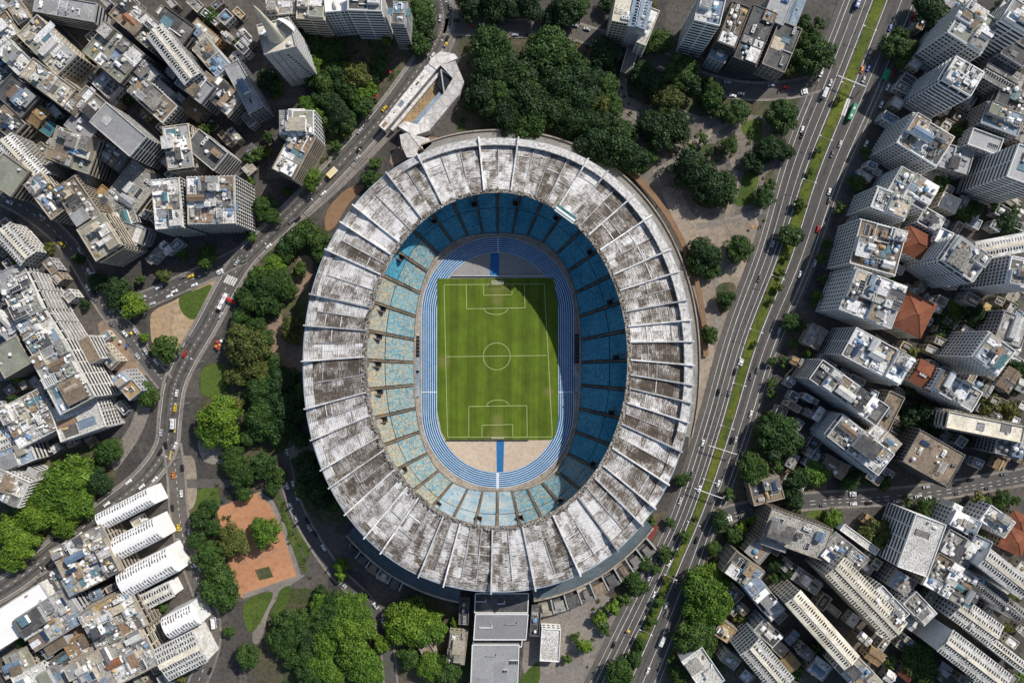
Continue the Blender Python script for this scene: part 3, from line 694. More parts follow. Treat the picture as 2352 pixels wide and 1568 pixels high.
sheet('football_pitch',[(1004,640),(1271,638),(1282,700),(1283,960),(1276,1000),(1266,1010),(1026,1012),(1014,990),(1004,940)],.325,'turf')
M['mark']=plain('pitch_chalk',(.55,.6,.3),rough=.9)
def pl(pts,w=.75):
    mb=MB()
    for a,b in zip(pts,pts[1:]):
        dx,dy=b[0]-a[0],b[1]-a[1]; l=math.hypot(dx,dy); nx,ny=-dy/l*w/2,dx/l*w/2
        q=[W(a[0]-nx,a[1]-ny),W(b[0]-nx,b[1]-ny),W(b[0]+nx,b[1]+ny),W(a[0]+nx,a[1]+ny)]
        mb.face([(x,y,.332) for x,y in q][::-1])
    struct(mb.build('pitch_marking',M['mark']))
pl([(1020,654),(1250,652),(1268,985),(1268,1003),(1028,1003),(1020,654)])
pl([(1026,819),(1256,816)]); pl([(1141+31*math.cos(a*TAU/40),818+31*math.sin(a*TAU/40)) for a in range(41)])
pl([(1071,653),(1072,709),(1206,707),(1204,652)]); pl([(1111,653),(1111,678),(1176,677),(1176,652)])
pl([(1077,1003),(1077,933),(1210,931),(1211,1003)]); pl([(1107,1003),(1107,976),(1178,974),(1178,1003)])
pl([(1139+27*math.cos(a),709+13*math.sin(a)) for a in [math.pi*k/14 for k in range(15)]]); pl([(1144+26*math.cos(a),932-14*math.sin(a)) for a in [math.pi*k/14 for k in range(15)]])
def goal(px,py,sg,lab):
    g=empty('football_goal',(*W(px,py),.33),0 if sg>0 else math.pi); tag(g,lab,'goal','goals on the pitch')
    f=MB()
    for x in (-3.66,3.66): f.tube((x,0,0),(x,0,2.44),.12,.12); f.tube((x,0,2.44),(x,-2,0),.08,.08); f.tube((x,0,0),(x,-2,0),.08,.08)
    f.tube((-3.66,0,2.44),(3.66,0,2.44),.12,.12); f.tube((-3.66,-2,0),(3.66,-2,0),.08,.08); f.build('frame',M['wtrim'],g)
    n=MB()
    for k in range(16): x=-3.6+7.2*k/15; n.tube((x,0,2.4),(x,-2,.02),.025,.025,4)
    for k in range(6): z=2.4*k/5; n.tube((-3.6,-2+z*2/2.4,z),(3.6,-2+z*2/2.4,z),.025,.025,4)
    n.build('net',M['wtrim'],g)
goal(1143,1004,1,'white football goal at the sunlit south end of the pitch'); goal(1143,652,-1,'white football goal at the shaded north end of the pitch')
def board(px,py,L_,n,lab,mat='wtrim'):
    g=empty('advertising_board',(*W(px,py),.33)); tag(g,lab,'board','advertising boards behind the goals'); l=L_*S
    mb=MB(); mb.box(0,0,.75,l,.25,1.1); mb.build('panel',M[mat],g)
    mb=MB()
    for k in range(n): x=-l/2+l*(k+.5)/n; mb.box(x,-.4 if py>800 else .4,.5,.12,.8,1.0)
    mb.build('strut',M['gtrim'],g)
board(1143,634,210,14,'long white advertising board behind the shaded north goal'); board(1120,1009,190,14,'long dark advertising board behind the sunlit south goal','dark')
for i,(x,y,l,mt) in enumerate(((958,795,50,'glass'),(957,838,36,'blue'),(958,880,60,'blue'),(1326,800,70,'glass'),(1326,878,40,'blue'))):
    px,py=W(x,y); side='west' if x<1143 else 'east'
    g=empty('team_dugout',(px,py,.29)); ll=l*S; sg=1 if x<1143 else -1
    reg(g,'low '+('dark glazed' if mt=='glass' else 'pale blue')+' dugout beside the track,','dugout',f'on the {side} side',x,y,'dugouts beside the running track')
    mb=MB(); mb.box(-1.6*sg,0,1.1,.3,ll,2.2); 
    for s in (-1,1): mb.box(0,s*ll/2,1.0,3.0,.25,2.0)
    mb.build('wall',M['wtrim'],g)
    mb=MB(); n=max(3,int(ll/2.2))
    for k in range(n): mb.box(.1*sg,-ll/2+ll*(k+.5)/n,2.3,3.6,ll/n-.25,.15)
    mb.build('canopy',M[mt],g)
    mb=MB(); mb.box(-.9*sg,0,.45,.5,ll-1,.45); mb.build('bench',M['blue'],g)
# ------------------------------------------------------------------ buildings
RB=random.Random(21)
def unit_meshes():
    U={}
    def add(k,mb,mats,smooth=False): U.setdefault(k,[]).append(mb.mesh(k,mats,smooth))
    for r,h in ((1,1.5),(1.3,1.2)):
        mb=MB(); mb.lathe([(r*.85,0),(r,.12),(r,h),(r*.93,h+.1),(r*.35,h+.32),(r*.3,h+.4)],14); mb.box(0,0,-.1,r*1.9,r*1.9,.25,m=1); add('water_tank',mb,[M['tank'],M['gtrim']])
    mb=MB(); mb.box(0,0,.55,1.7,1.1,1.1); mb.lathe([(.42,1.1),(.42,1.16),(.1,1.17)],12,m=1); mb.box(0,0,.06,1.9,.9,.12,m=1); add('air_conditioner',mb,[M['unit'],M['D']])
    mb=MB(); 
    for x in (-1.3,1.3): mb.box(x,0,.7,2.2,1.8,1.2); mb.lathe([(.6,1.3),(.6,1.4),(.12,1.42)],12,x,0,m=1)
    mb.box(0,0,.1,5.2,1.4,.2,m=1); add('air_conditioner',mb,[M['unit'],M['D']])
    for l,w,h in ((4.2,3.2,2.7),(6.5,3.6,3.2),(5,4.6,4.6)):
        mb=MB(); mb.box(0,0,h/2,l,w,h); mb.box(0,0,h+.1,l+.5,w+.5,.22,m=1); mb.box(l/2+.03,0,1.05,.08,1,2.1,m=2); mb.box(0,-w/2-.03,h*.6,1.4,.08,.7,m=2); mb.box(-l*.2,0,h+.5,1.2,1.2,.6,m=1); add('stair_bulkhead',mb,[M['W'],M['patch'],M['glass']])
    for l,w,h,g in ((6,4,2.2,.9),(9,5,2.4,1.2),(4.4,3.4,2.2,.4),(12,4.5,2.3,.7)):
        mb=MB(); mb.box(0,0,h/2,l-.4,w-.4,h,m=1); b=len(mb.v)
        mb.v+=[(-l/2,-w/2,h-.05),(l/2,-w/2,h-.05),(l/2,0,h+g),(-l/2,0,h+g),(l/2,w/2,h-.05),(-l/2,w/2,h-.05)]
        for f in ((0,1,2,3),(3,2,4,5)): mb.f.append(tuple(b+i for i in f)); mb.m.append(0)
        for f in ((0,3,5),(1,4,2)): mb.f.append(tuple(b+i for i in f)); mb.m.append(1)
        mb.box(0,0,h+g,l,.3,.12); mb.box(l/2-.18,0,.95,.08,.9,1.9,m=2); add('rooftop_shed',mb,[M['shed'],M['W'],M['D']])
    for l,w in ((4,2.5),(7,3)):
        mb=MB(); mb.box(0,0,.3,l,w,.6); 
        n=int(l/1.2)
        for k in range(n): mb.box(-l/2+l*(k+.5)/n,0,.64,l/n-.2,w-.4,.12,m=1)
        add('skylight',mb,[M['wtrim'],M['glass']])
    for s in range(3):
        rr=random.Random(s+50); mb=MB(); n=7; L_,W_=rr.uniform(2.5,5),rr.uniform(2,4)
        hs=[[.5+rr.uniform(0,.5)+.8*math.sin(3.14*i/n)*math.sin(3.14*j/n) for j in range(n+1)] for i in range(n+1)]
        for i in range(n):
            for j in range(n):
                P=lambda a,b:((a/n-.5)*L_+rr.uniform(0,.01),(b/n-.5)*W_,hs[a][b])
                mb.face([P(i,j),P(i+1,j),P(i+1,j+1),P(i,j+1)])
        add('tarpaulin',mb,[M['sheet']],True)
    for l,w in ((5,1.1),(9,.8)):
        mb=MB(); mb.box(0,0,.7,l,w*.7,.6); mb.box(l/2,w,.7,w*.8,w*2.6,.6); 
        for x in (-l*.35,0,l*.35): mb.box(x,0,.2,.2,w,.45)
        add('duct',mb,[M['unit']])
    mb=MB()
    for k in range(4): mb.box(-2.6+k*1.75,0,.75,1.6,2.6,.08)
    for k in range(4): mb.box(-2.6+k*1.75,.9,.36,.1,.1,.72,m=1)
    add('solar_panel',mb,[M['solar'],M['unit']])
    for l,w in ((6,4),(8,5)):
        mb=MB()
        for x in (-l/2,0,l/2):
            for y in (-w/2,w/2): mb.box(x,y,1.2,.25,.25,2.4)
        for y in (-w/2,w/2): mb.box(0,y,2.5,l+.5,.25,.25)
        for k in range(int(l)): mb.box(-l/2+k+.5,0,2.72,.18,w+.4,.16)
        add('pergola',mb,[M['wtrim']])
    mb=MB(); mb.lathe([(.1,1.0),(.5,1.15),(.9,1.5),(.95,1.55)],14); mb.tube((0,0,0),(0,0,1.1),.08,.08); add('satellite_dish',mb,[M['wtrim']])
    mb=MB(); mb.tube((0,0,0),(0,0,6),.12,.05,5); 
    for z in (3,4.2,5.2): mb.box(0,0,z,1.6-.2*z,.06,.06)
    add('antenna',mb,[M['unit']])
    for l,w,p,q in ((5,4,.25,.18),(9,5,.2,.14),(3,7,.3,.22),(7,7,.18,.16),(4,12,.2,.2)):
        mb=MB(); mb.box(0,0,q/2,l,w,q); 
        for y in (-w/2,w/2): mb.box(0,y,q/2+.12,l+.2,.2,q+.3)
        add('roof_slab',mb,[M['patch']])
    return U
U=unit_meshes()
KINDS=['roof_slab']*7+['rooftop_shed']*4+['air_conditioner']*4+['water_tank']*4+['stair_bulkhead']*2+['skylight']*2+['tarpaulin']*4+['duct']*2+['solar_panel','pergola','satellite_dish','antenna']
SIZ={'roof_slab':3.2,'rooftop_shed':3.4,'air_conditioner':1.5,'water_tank':1.4,'stair_bulkhead':3.2,'skylight':2.6,'tarpaulin':2.2,'duct':2.6,'solar_panel':3.2,'pergola':3.6,'satellite_dish':1,'antenna':.6}
def place_unit(root,k,x,y,z,rz,sc=1.0,v=None):
    me=RB.choice(U[k]) if v is None else U[k][v]
    o=link(k,me,root,(x,y,z),rz,(sc*RB.uniform(.85,1.15),sc*RB.uniform(.85,1.15),sc)); return o
def clutter(root,l,w,z,dens):
    n=int(l*w/38*dens)+1; placed=[]
    for k in range(n*5):
        if len(placed)>=min(n,46): break
        kd=RB.choice(KINDS); s=RB.uniform(.75,1.15); r=SIZ[kd]*s
        if l<2*r+1 or w<2*r+1: 
            if kd in('air_conditioner','water_tank','satellite_dish'): r=1
            else: continue
        x=RB.uniform(-l/2+r+.4,l/2-r-.4) if l/2-r-.4>0 else 0; y=RB.uniform(-w/2+r+.4,w/2-r-.4) if w/2-r-.4>0 else 0
        if any((x-a)**2+(y-b)**2<((r+c)*(.62 if kd=='roof_slab' else .8))**2 for a,b,c in placed): continue
        placed.append((x,y,r)); place_unit(root,kd,x,y,z+cellz(x,y)+.003*k,RB.choice((0,math.pi/2,math.pi,-math.pi/2)),s)
CELLS=[]
def cellz(x,y):
    for a,b,c,d,z in CELLS:
        if a-.2<=x<=b+.2 and c-.2<=y<=d+.2: return z
    return 0
def sections(root,l,w,z,wm):
    nx=max(2,round(l/RB.uniform(7,11))); ny=1 if w<11 else max(1,round(w/RB.uniform(7,10)))
    cx_=[-l/2]+sorted(-l/2+l*(k+RB.uniform(-.22,.22))/nx for k in range(1,nx))+[l/2]
    for i in range(nx):
        cy_=[-w/2]+sorted(-w/2+w*(k+RB.uniform(-.25,.25))/ny for k in range(1,ny))+[w/2]
        for j in range(ny):
            if RB.random()<.3: continue
            a,b,c,d=cx_[i]+.12,cx_[i+1]-.12,cy_[j]+.12,cy_[j+1]-.12
            hh=RB.choice((.25,.35,.5,.8,1.2,2.6,2.9,3.3))+RB.uniform(0,.1); mb=MB()
            mb.prism([(a,c),(b,c),(b,d),(a,d)],z,z+hh,0,1)
            if RB.random()<.6:
                for y in (c+.12,d-.12): mb.box((a+b)/2,y,z+hh+.2,b-a,.22,.42)
                for x in (a+.12,b-.12): mb.box(x,(c+d)/2,z+hh+.19,.22,d-c-.5,.4)
            mb.build('roof_section',[wm,M[RB.choice(['conc','conc','white','white','dark','beige','lgrey','brown','corr','stone','wstone','blue','green','plainwhite'])]],root)
            CELLS.append((a,b,c,d,hh))
def extras(root,l,w,h,wm,style):
    for q in range(RB.choice((1,1,2))):
        pl,pw,ph=l*RB.uniform(.2,.45),w*RB.uniform(.3,.62),RB.choice((2.8,3.1,3.4,5.6))
        x=RB.uniform(-.5,.5)*(l-pl-2); y=RB.choice((-1,1,RB.uniform(-1,1)))*.5*(w-pw-1.6); mb=MB(); mb.box(x,y,h+ph/2,pl,pw,ph); p=mb.build('penthouse',wm,root)
        mb=MB(); mb.box(x,y,h+ph+.08+q*.03,pl+.7,pw+.7,.2); mb.build('penthouse_roof',M[RB.choice(['conc','white','dark','beige','lgrey','brown','corr','stone'])],p)
        mb=MB(); n=max(1,int(pl/2.6))
        for s in (-1,1):
            for k in range(n): mb.box(x-pl/2+pl*(k+.5)/n,y+s*(pw/2+.02),h+1.6,1.3,.1,1.3)
            mb.box(x,y+s*(pw/2+.02),h+.9,pl,.16,.16,m=1)
        mb.build('window_row',[M['glass'],M['gtrim']],p)
    if l>17 and RB.random()<.55:
        wl,ww,wh=l*RB.uniform(.28,.5),w*RB.uniform(.18,.36),h*RB.uniform(.55,.9); s=RB.choice((-1,1)); x=RB.uniform(-.5,.5)*(l-wl-1); y=s*(w/2+ww/2)
        mb=MB(); mb.box(x,y,wh/2,wl,ww,wh); wg=mb.build('wing',wm,root)
        mb=MB(); mb.box(x,y,wh+.1,wl-.5,ww-.5,.25); mb.build('wing_roof',M[RB.choice(['conc','white','dark','beige','brown','corr'])],wg)
        for k in range(max(1,int(wh/3.1)-0)):
            z=wh-1.6-k*3.1
            if z<1: break
            mb=MB(); mb.box(x,s*(w/2+ww+.02),z,wl*.86,.1,1.2); mb.box(x,s*(w/2+ww+.04),z-.75,wl,.18,.2,m=1); mb.build('window_row',[M['glass'],wm],wg)
WIN={}
def ring_windows(l,w,style,trim):
    """one floor of windows round the four sides"""
    mb=MB()
    for ax in (0,1):
        L_,D=(l,w) if ax==0 else (w,l)
        if style=='g': n=max(1,int(L_/2.6)); bw=1.35; hh=1.3
        elif style=='b': n=max(1,int(L_/5.2)); bw=L_/n-.9; hh=1.9
        else: n=max(1,int(L_/7.5)); bw=L_/n-.7; hh=1.35
        for s in (-1,1):
            for k in range(n):
                c=-L_/2+L_*(k+.5)/n; d=s*(D/2+.02)
                if ax==0: mb.box(c,d,1.7,bw,.12,hh); mb.box(c,d,.75,bw*.5,.1,.8,m=1) if hh<1.4 else None
                else: mb.box(d,c,1.7,.12,bw,hh); mb.box(d,c,.75,.1,bw*.5,.8,m=1) if hh<1.4 else None
    for s in (-1,1): mb.box(0,s*(w/2+.02),.28,l+.3,.22,.3,m=1); mb.box(s*(l/2+.02),0,.28,.22,w+.3,.3,m=1)
    return mb.mesh('window_row',[M['glass'],trim])
def ring_balcony(l,w):
    mb=MB()
    for s in (-1,1):
        n=max(1,int(l/10.5))
        for k in range(n):
            c=-l/2+l*(k+.5)/n; bw=l/n-.8
            mb.box(c,s*(w/2+.6),.1,bw,1.2,.2); mb.box(c,s*(w/2+1.15),.6,bw,.12,.95)
            for e in (-1,1): mb.box(c+e*(bw/2-.06),s*(w/2+.6),.6,.12,1.1,.95)
    n=max(1,int(w/10.5))
    for s in (-1,1):
        for k in range(n):
            c=-w/2+w*(k+.5)/n; bw=w/n-1.2
            mb.box(s*(l/2+.55),c,.1,1.1,bw,.2); mb.box(s*(l/2+1.05),c,.6,.12,bw,.95)
    return mb
FOOT=[]
def rubble(root,l,w,z,dens):
    n=int(min(150,l*w/9*dens)); mb=MB()
    for q in range(n):
        s=RB.uniform(.35,1.0) if q%6 else RB.uniform(1.0,2.3); e=RB.uniform(.3,1.2)
        X,Y=RB.uniform(-l/2+1,l/2-1),RB.uniform(-w/2+1,w/2-1); mb.box(X,Y,z+cellz(X,Y)+s*.22,s*1.5,s*e,s*.5,RB.choice((0,0,0,.4,1.57,-.6)),m=RB.randrange(6))
    o=mb.build('rooftop_debris',[M['W'],M['wtrim'],M['B'],M['D'],M['gtrim'],M[RB.choice(['O','blue','teal','brown','ochre'])]],root); o['kind']='stuff'
def building(cx,cy,L_,W_,ang,h,shape='f',roof='conc',wall='W',style='g',dens=1.0,name='apartment_block',label=None,cluster=None,parapet=None):
    h=h+RB.uniform(-.35,.35); k=S*(1-h/H); l,w=L_*k,W_*k
    x,y=W(cx,cy,h); rz=-rad(ang)+RB.uniform(-.012,.012)
    root=empty(name,(x,y,0),rz); FOOT.append((x,y,l/2,w/2,rz))
    wm=M[wall]
    mb=MB(); mb.prism([(-l/2,-w/2),(l/2,-w/2),(l/2,w/2),(-l/2,w/2)],-.3,h); mb.build('wall',wm,root)
    if shape=='f':
        mb=MB(); mb.box(0,0,h-.1,l-.7,w-.7,.34); mb.build('roof',M[roof],root)
        mb=MB(); ph=RB.uniform(.6,1.1)
        for s in (-1,1): mb.box(0,s*(w/2-.14),h+ph/2-.15,l+.12,.4,ph+.3); mb.box(s*(l/2-.14),0,h+ph/2-.17,.4,w-.7,ph+.26)
        mb.build('parapet',M[parapet] if parapet else wm,root)
        CELLS.clear()
        if dens>=.6 and l>14 and w>8: sections(root,l-.9,w-.9,h+.07,wm)
        if dens>0: clutter(root,l-1.2,w-1.2,h+.08,dens*RB.choice((.7,1.0,1.3,1.6)))
        if dens>=.5 and RB.random()<.75 and l>9 and w>7: rubble(root,l-.8,w-.8,h+.07,dens*RB.uniform(.3,1.1))
        if l>15 and w>9 and dens>.45 and RB.random()<(.35 if CELLS else .8): extras(root,l,w,h,wm,style)
    elif shape in 'gs':
        g=w*(.16 if shape=='g' else .11); mb=MB(); e=.6; b=0
        mb.v+=[(-l/2-e,-w/2-e,h-.1),(l/2+e,-w/2-e,h-.1),(l/2+e,0,h+g),(-l/2-e,0,h+g),(l/2+e,w/2+e,h-.1),(-l/2-e,w/2+e,h-.1)]
        mb.f+=[(0,1,2,3),(3,2,4,5),(0,3,5),(1,4,2)]; mb.m+=[0]*4
        r=mb.build('roof',M[roof],root)
        mb=MB(); mb.box(0,0,h+g+.1,l+1.2,.9 if shape=='g' else max(1.2,w*.16),.3); mb.build('ridge',M['cream' if roof in('cream','white','wstone') else roof],r)
        if shape=='s':
            nx=max(4,int(l/1.7)); sl=math.atan2(g+.1,w/2+e)
            for s in (-1,1):
                for row in range(max(2,int(w/2/3.2))):
                    d=w/2*(.28+.62*row/max(1,int(w/2/3.2)-1) if int(w/2/3.2)>1 else .5)
                    mb=MB(); zz=h+g-(g+.1)*(d/(w/2+e))
                    for q in range(nx):
                        X=-l/2+l*(q+.5)/nx+RB.uniform(-.15,.15); b=len(mb.v); dl=RB.uniform(.8,1.25); ww=.36
                        for (aa,bb) in ((-ww,-dl),(ww,-dl),(ww,dl),(-ww,dl)):
                            yy=d+bb; mb.v.append((X+aa,s*yy,h+g-(g+.1)*(yy/(w/2+e))+.12))
                        mb.f.append((b,b+1,b+2,b+3) if s<0 else (b+3,b+2,b+1,b)); mb.m.append(0)
                        mb.box(X,s*(d-dl-.1),h+g-(g+.1)*((d-dl)/(w/2+e))+.14,ww*2+.3,.2,.34,m=1)
                    mb.build('skylight_row',[M['glass'],M['wtrim']],r)
        if dens>0:
            for q in range(int(l/14*dens)+1): place_unit(root,RB.choice(['air_conditioner','water_tank','skylight']),RB.uniform(-l*.4,l*.4),RB.uniform(-w*.3,w*.3),h+g*.55,RB.choice((0,1.57)),.9)
    elif shape=='h':
        g=w*.2; e=.5; r0=max(.5,l/2-w/2); mb=MB()
        mb.v+=[(-l/2-e,-w/2-e,h-.1),(l/2+e,-w/2-e,h-.1),(l/2+e,w/2+e,h-.1),(-l/2-e,w/2+e,h-.1),(-r0,0,h+g),(r0,0,h+g)]
        mb.f+=[(0,1,5,4),(2,3,4,5),(1,2,5),(3,0,4)]; mb.m+=[0]*4; r=mb.build('roof',M[roof],root)
        mb=MB(); mb.box(0,0,h+g+.05,2*r0,.5,.25)
        for sx,sy in ((-1,-1),(1,-1),(1,1),(-1,1)): mb.tube((sx*r0,0,h+g),(sx*(l/2+e),sy*(w/2+e),h-.1),.22,.22,5)
        mb.build('ridge',M[roof],r)
    elif shape=='b':
        n=14; g=w*.32; mb=MB(); pr=[(-w/2-.2+(w+.4)*.5*(1-math.cos(math.pi*i/n)), h-.1+g*math.sin(math.pi*i/n)) for i in range(n+1)]
        for i in range(n): mb.face([(-l/2-.3,pr[i][0],pr[i][1]),(l/2+.3,pr[i][0],pr[i][1]),(l/2+.3,pr[i+1][0],pr[i+1][1]),(-l/2-.3,pr[i+1][0],pr[i+1][1])])
        mb.face([(-l/2-.3,a,b) for a,b in pr]); mb.face([(l/2+.3,a,b) for a,b in pr][::-1]); r=mb.build('roof',M[roof],root)
        for ia,ib in ((2.2,3.4),(4.0,5.2),(8.8,10),(10.6,11.8)):
            mb=MB(); nx=int(l/1.75)
            f=lambda u:(-w/2-.2+(w+.4)*.5*(1-math.cos(math.pi*u/n)), h+g*math.sin(math.pi*u/n)+.06)
            for q in range(nx):
                X=-l/2+l*(q+.5)/nx; a=f(ia+RB.uniform(-.4,.3)); b=f(ib+RB.uniform(-.2,.4)); ww=RB.uniform(.32,.52)
                mb.face([(X-ww,*a),(X+ww,*a),(X+ww,*b),(X-ww,*b)])
            mb.build('skylight_row',[M['D']],r)
    # facades
    if style!='n':
        fl=3.1; nf=max(1,min(24,int((h-.8)/fl)))
        me=ring_windows(l,w,style if style in 'gb' else 'r',wm)
        bm=ring_balcony(l,w).mesh('balcony_row',wm) if style=='b' else None
        for i in range(nf):
            z=h-(i+1)*fl-.2
            if z<-.2: break
            link('window_row',me,root,(0,0,z))
            if bm is not None: link('balcony_row',bm,root,(0,0,z+.05))
        if style=='f':
            mb=MB()
            for ax in (0,1):
                A,D=(l,w) if ax==0 else (w,l); n=int(A/2.1)
                for s in (-1,1):
                    for q in range(n+1):
                        c=-A/2+A*q/max(1,n); d=s*(D/2+.35)
                        (mb.box(c,d,h/2,.35,.7,h-.6) if ax==0 else mb.box(d,c,h/2,.7,.35,h-.6))
            mb.build('facade_fins',wm,root)
    reg(root,label,'building' if name!='house' else 'house',cluster,cx,cy,None,label) if cluster is None else reg(root,label,'house' if name=='house' else 'building',cluster,cx,cy)
    return root
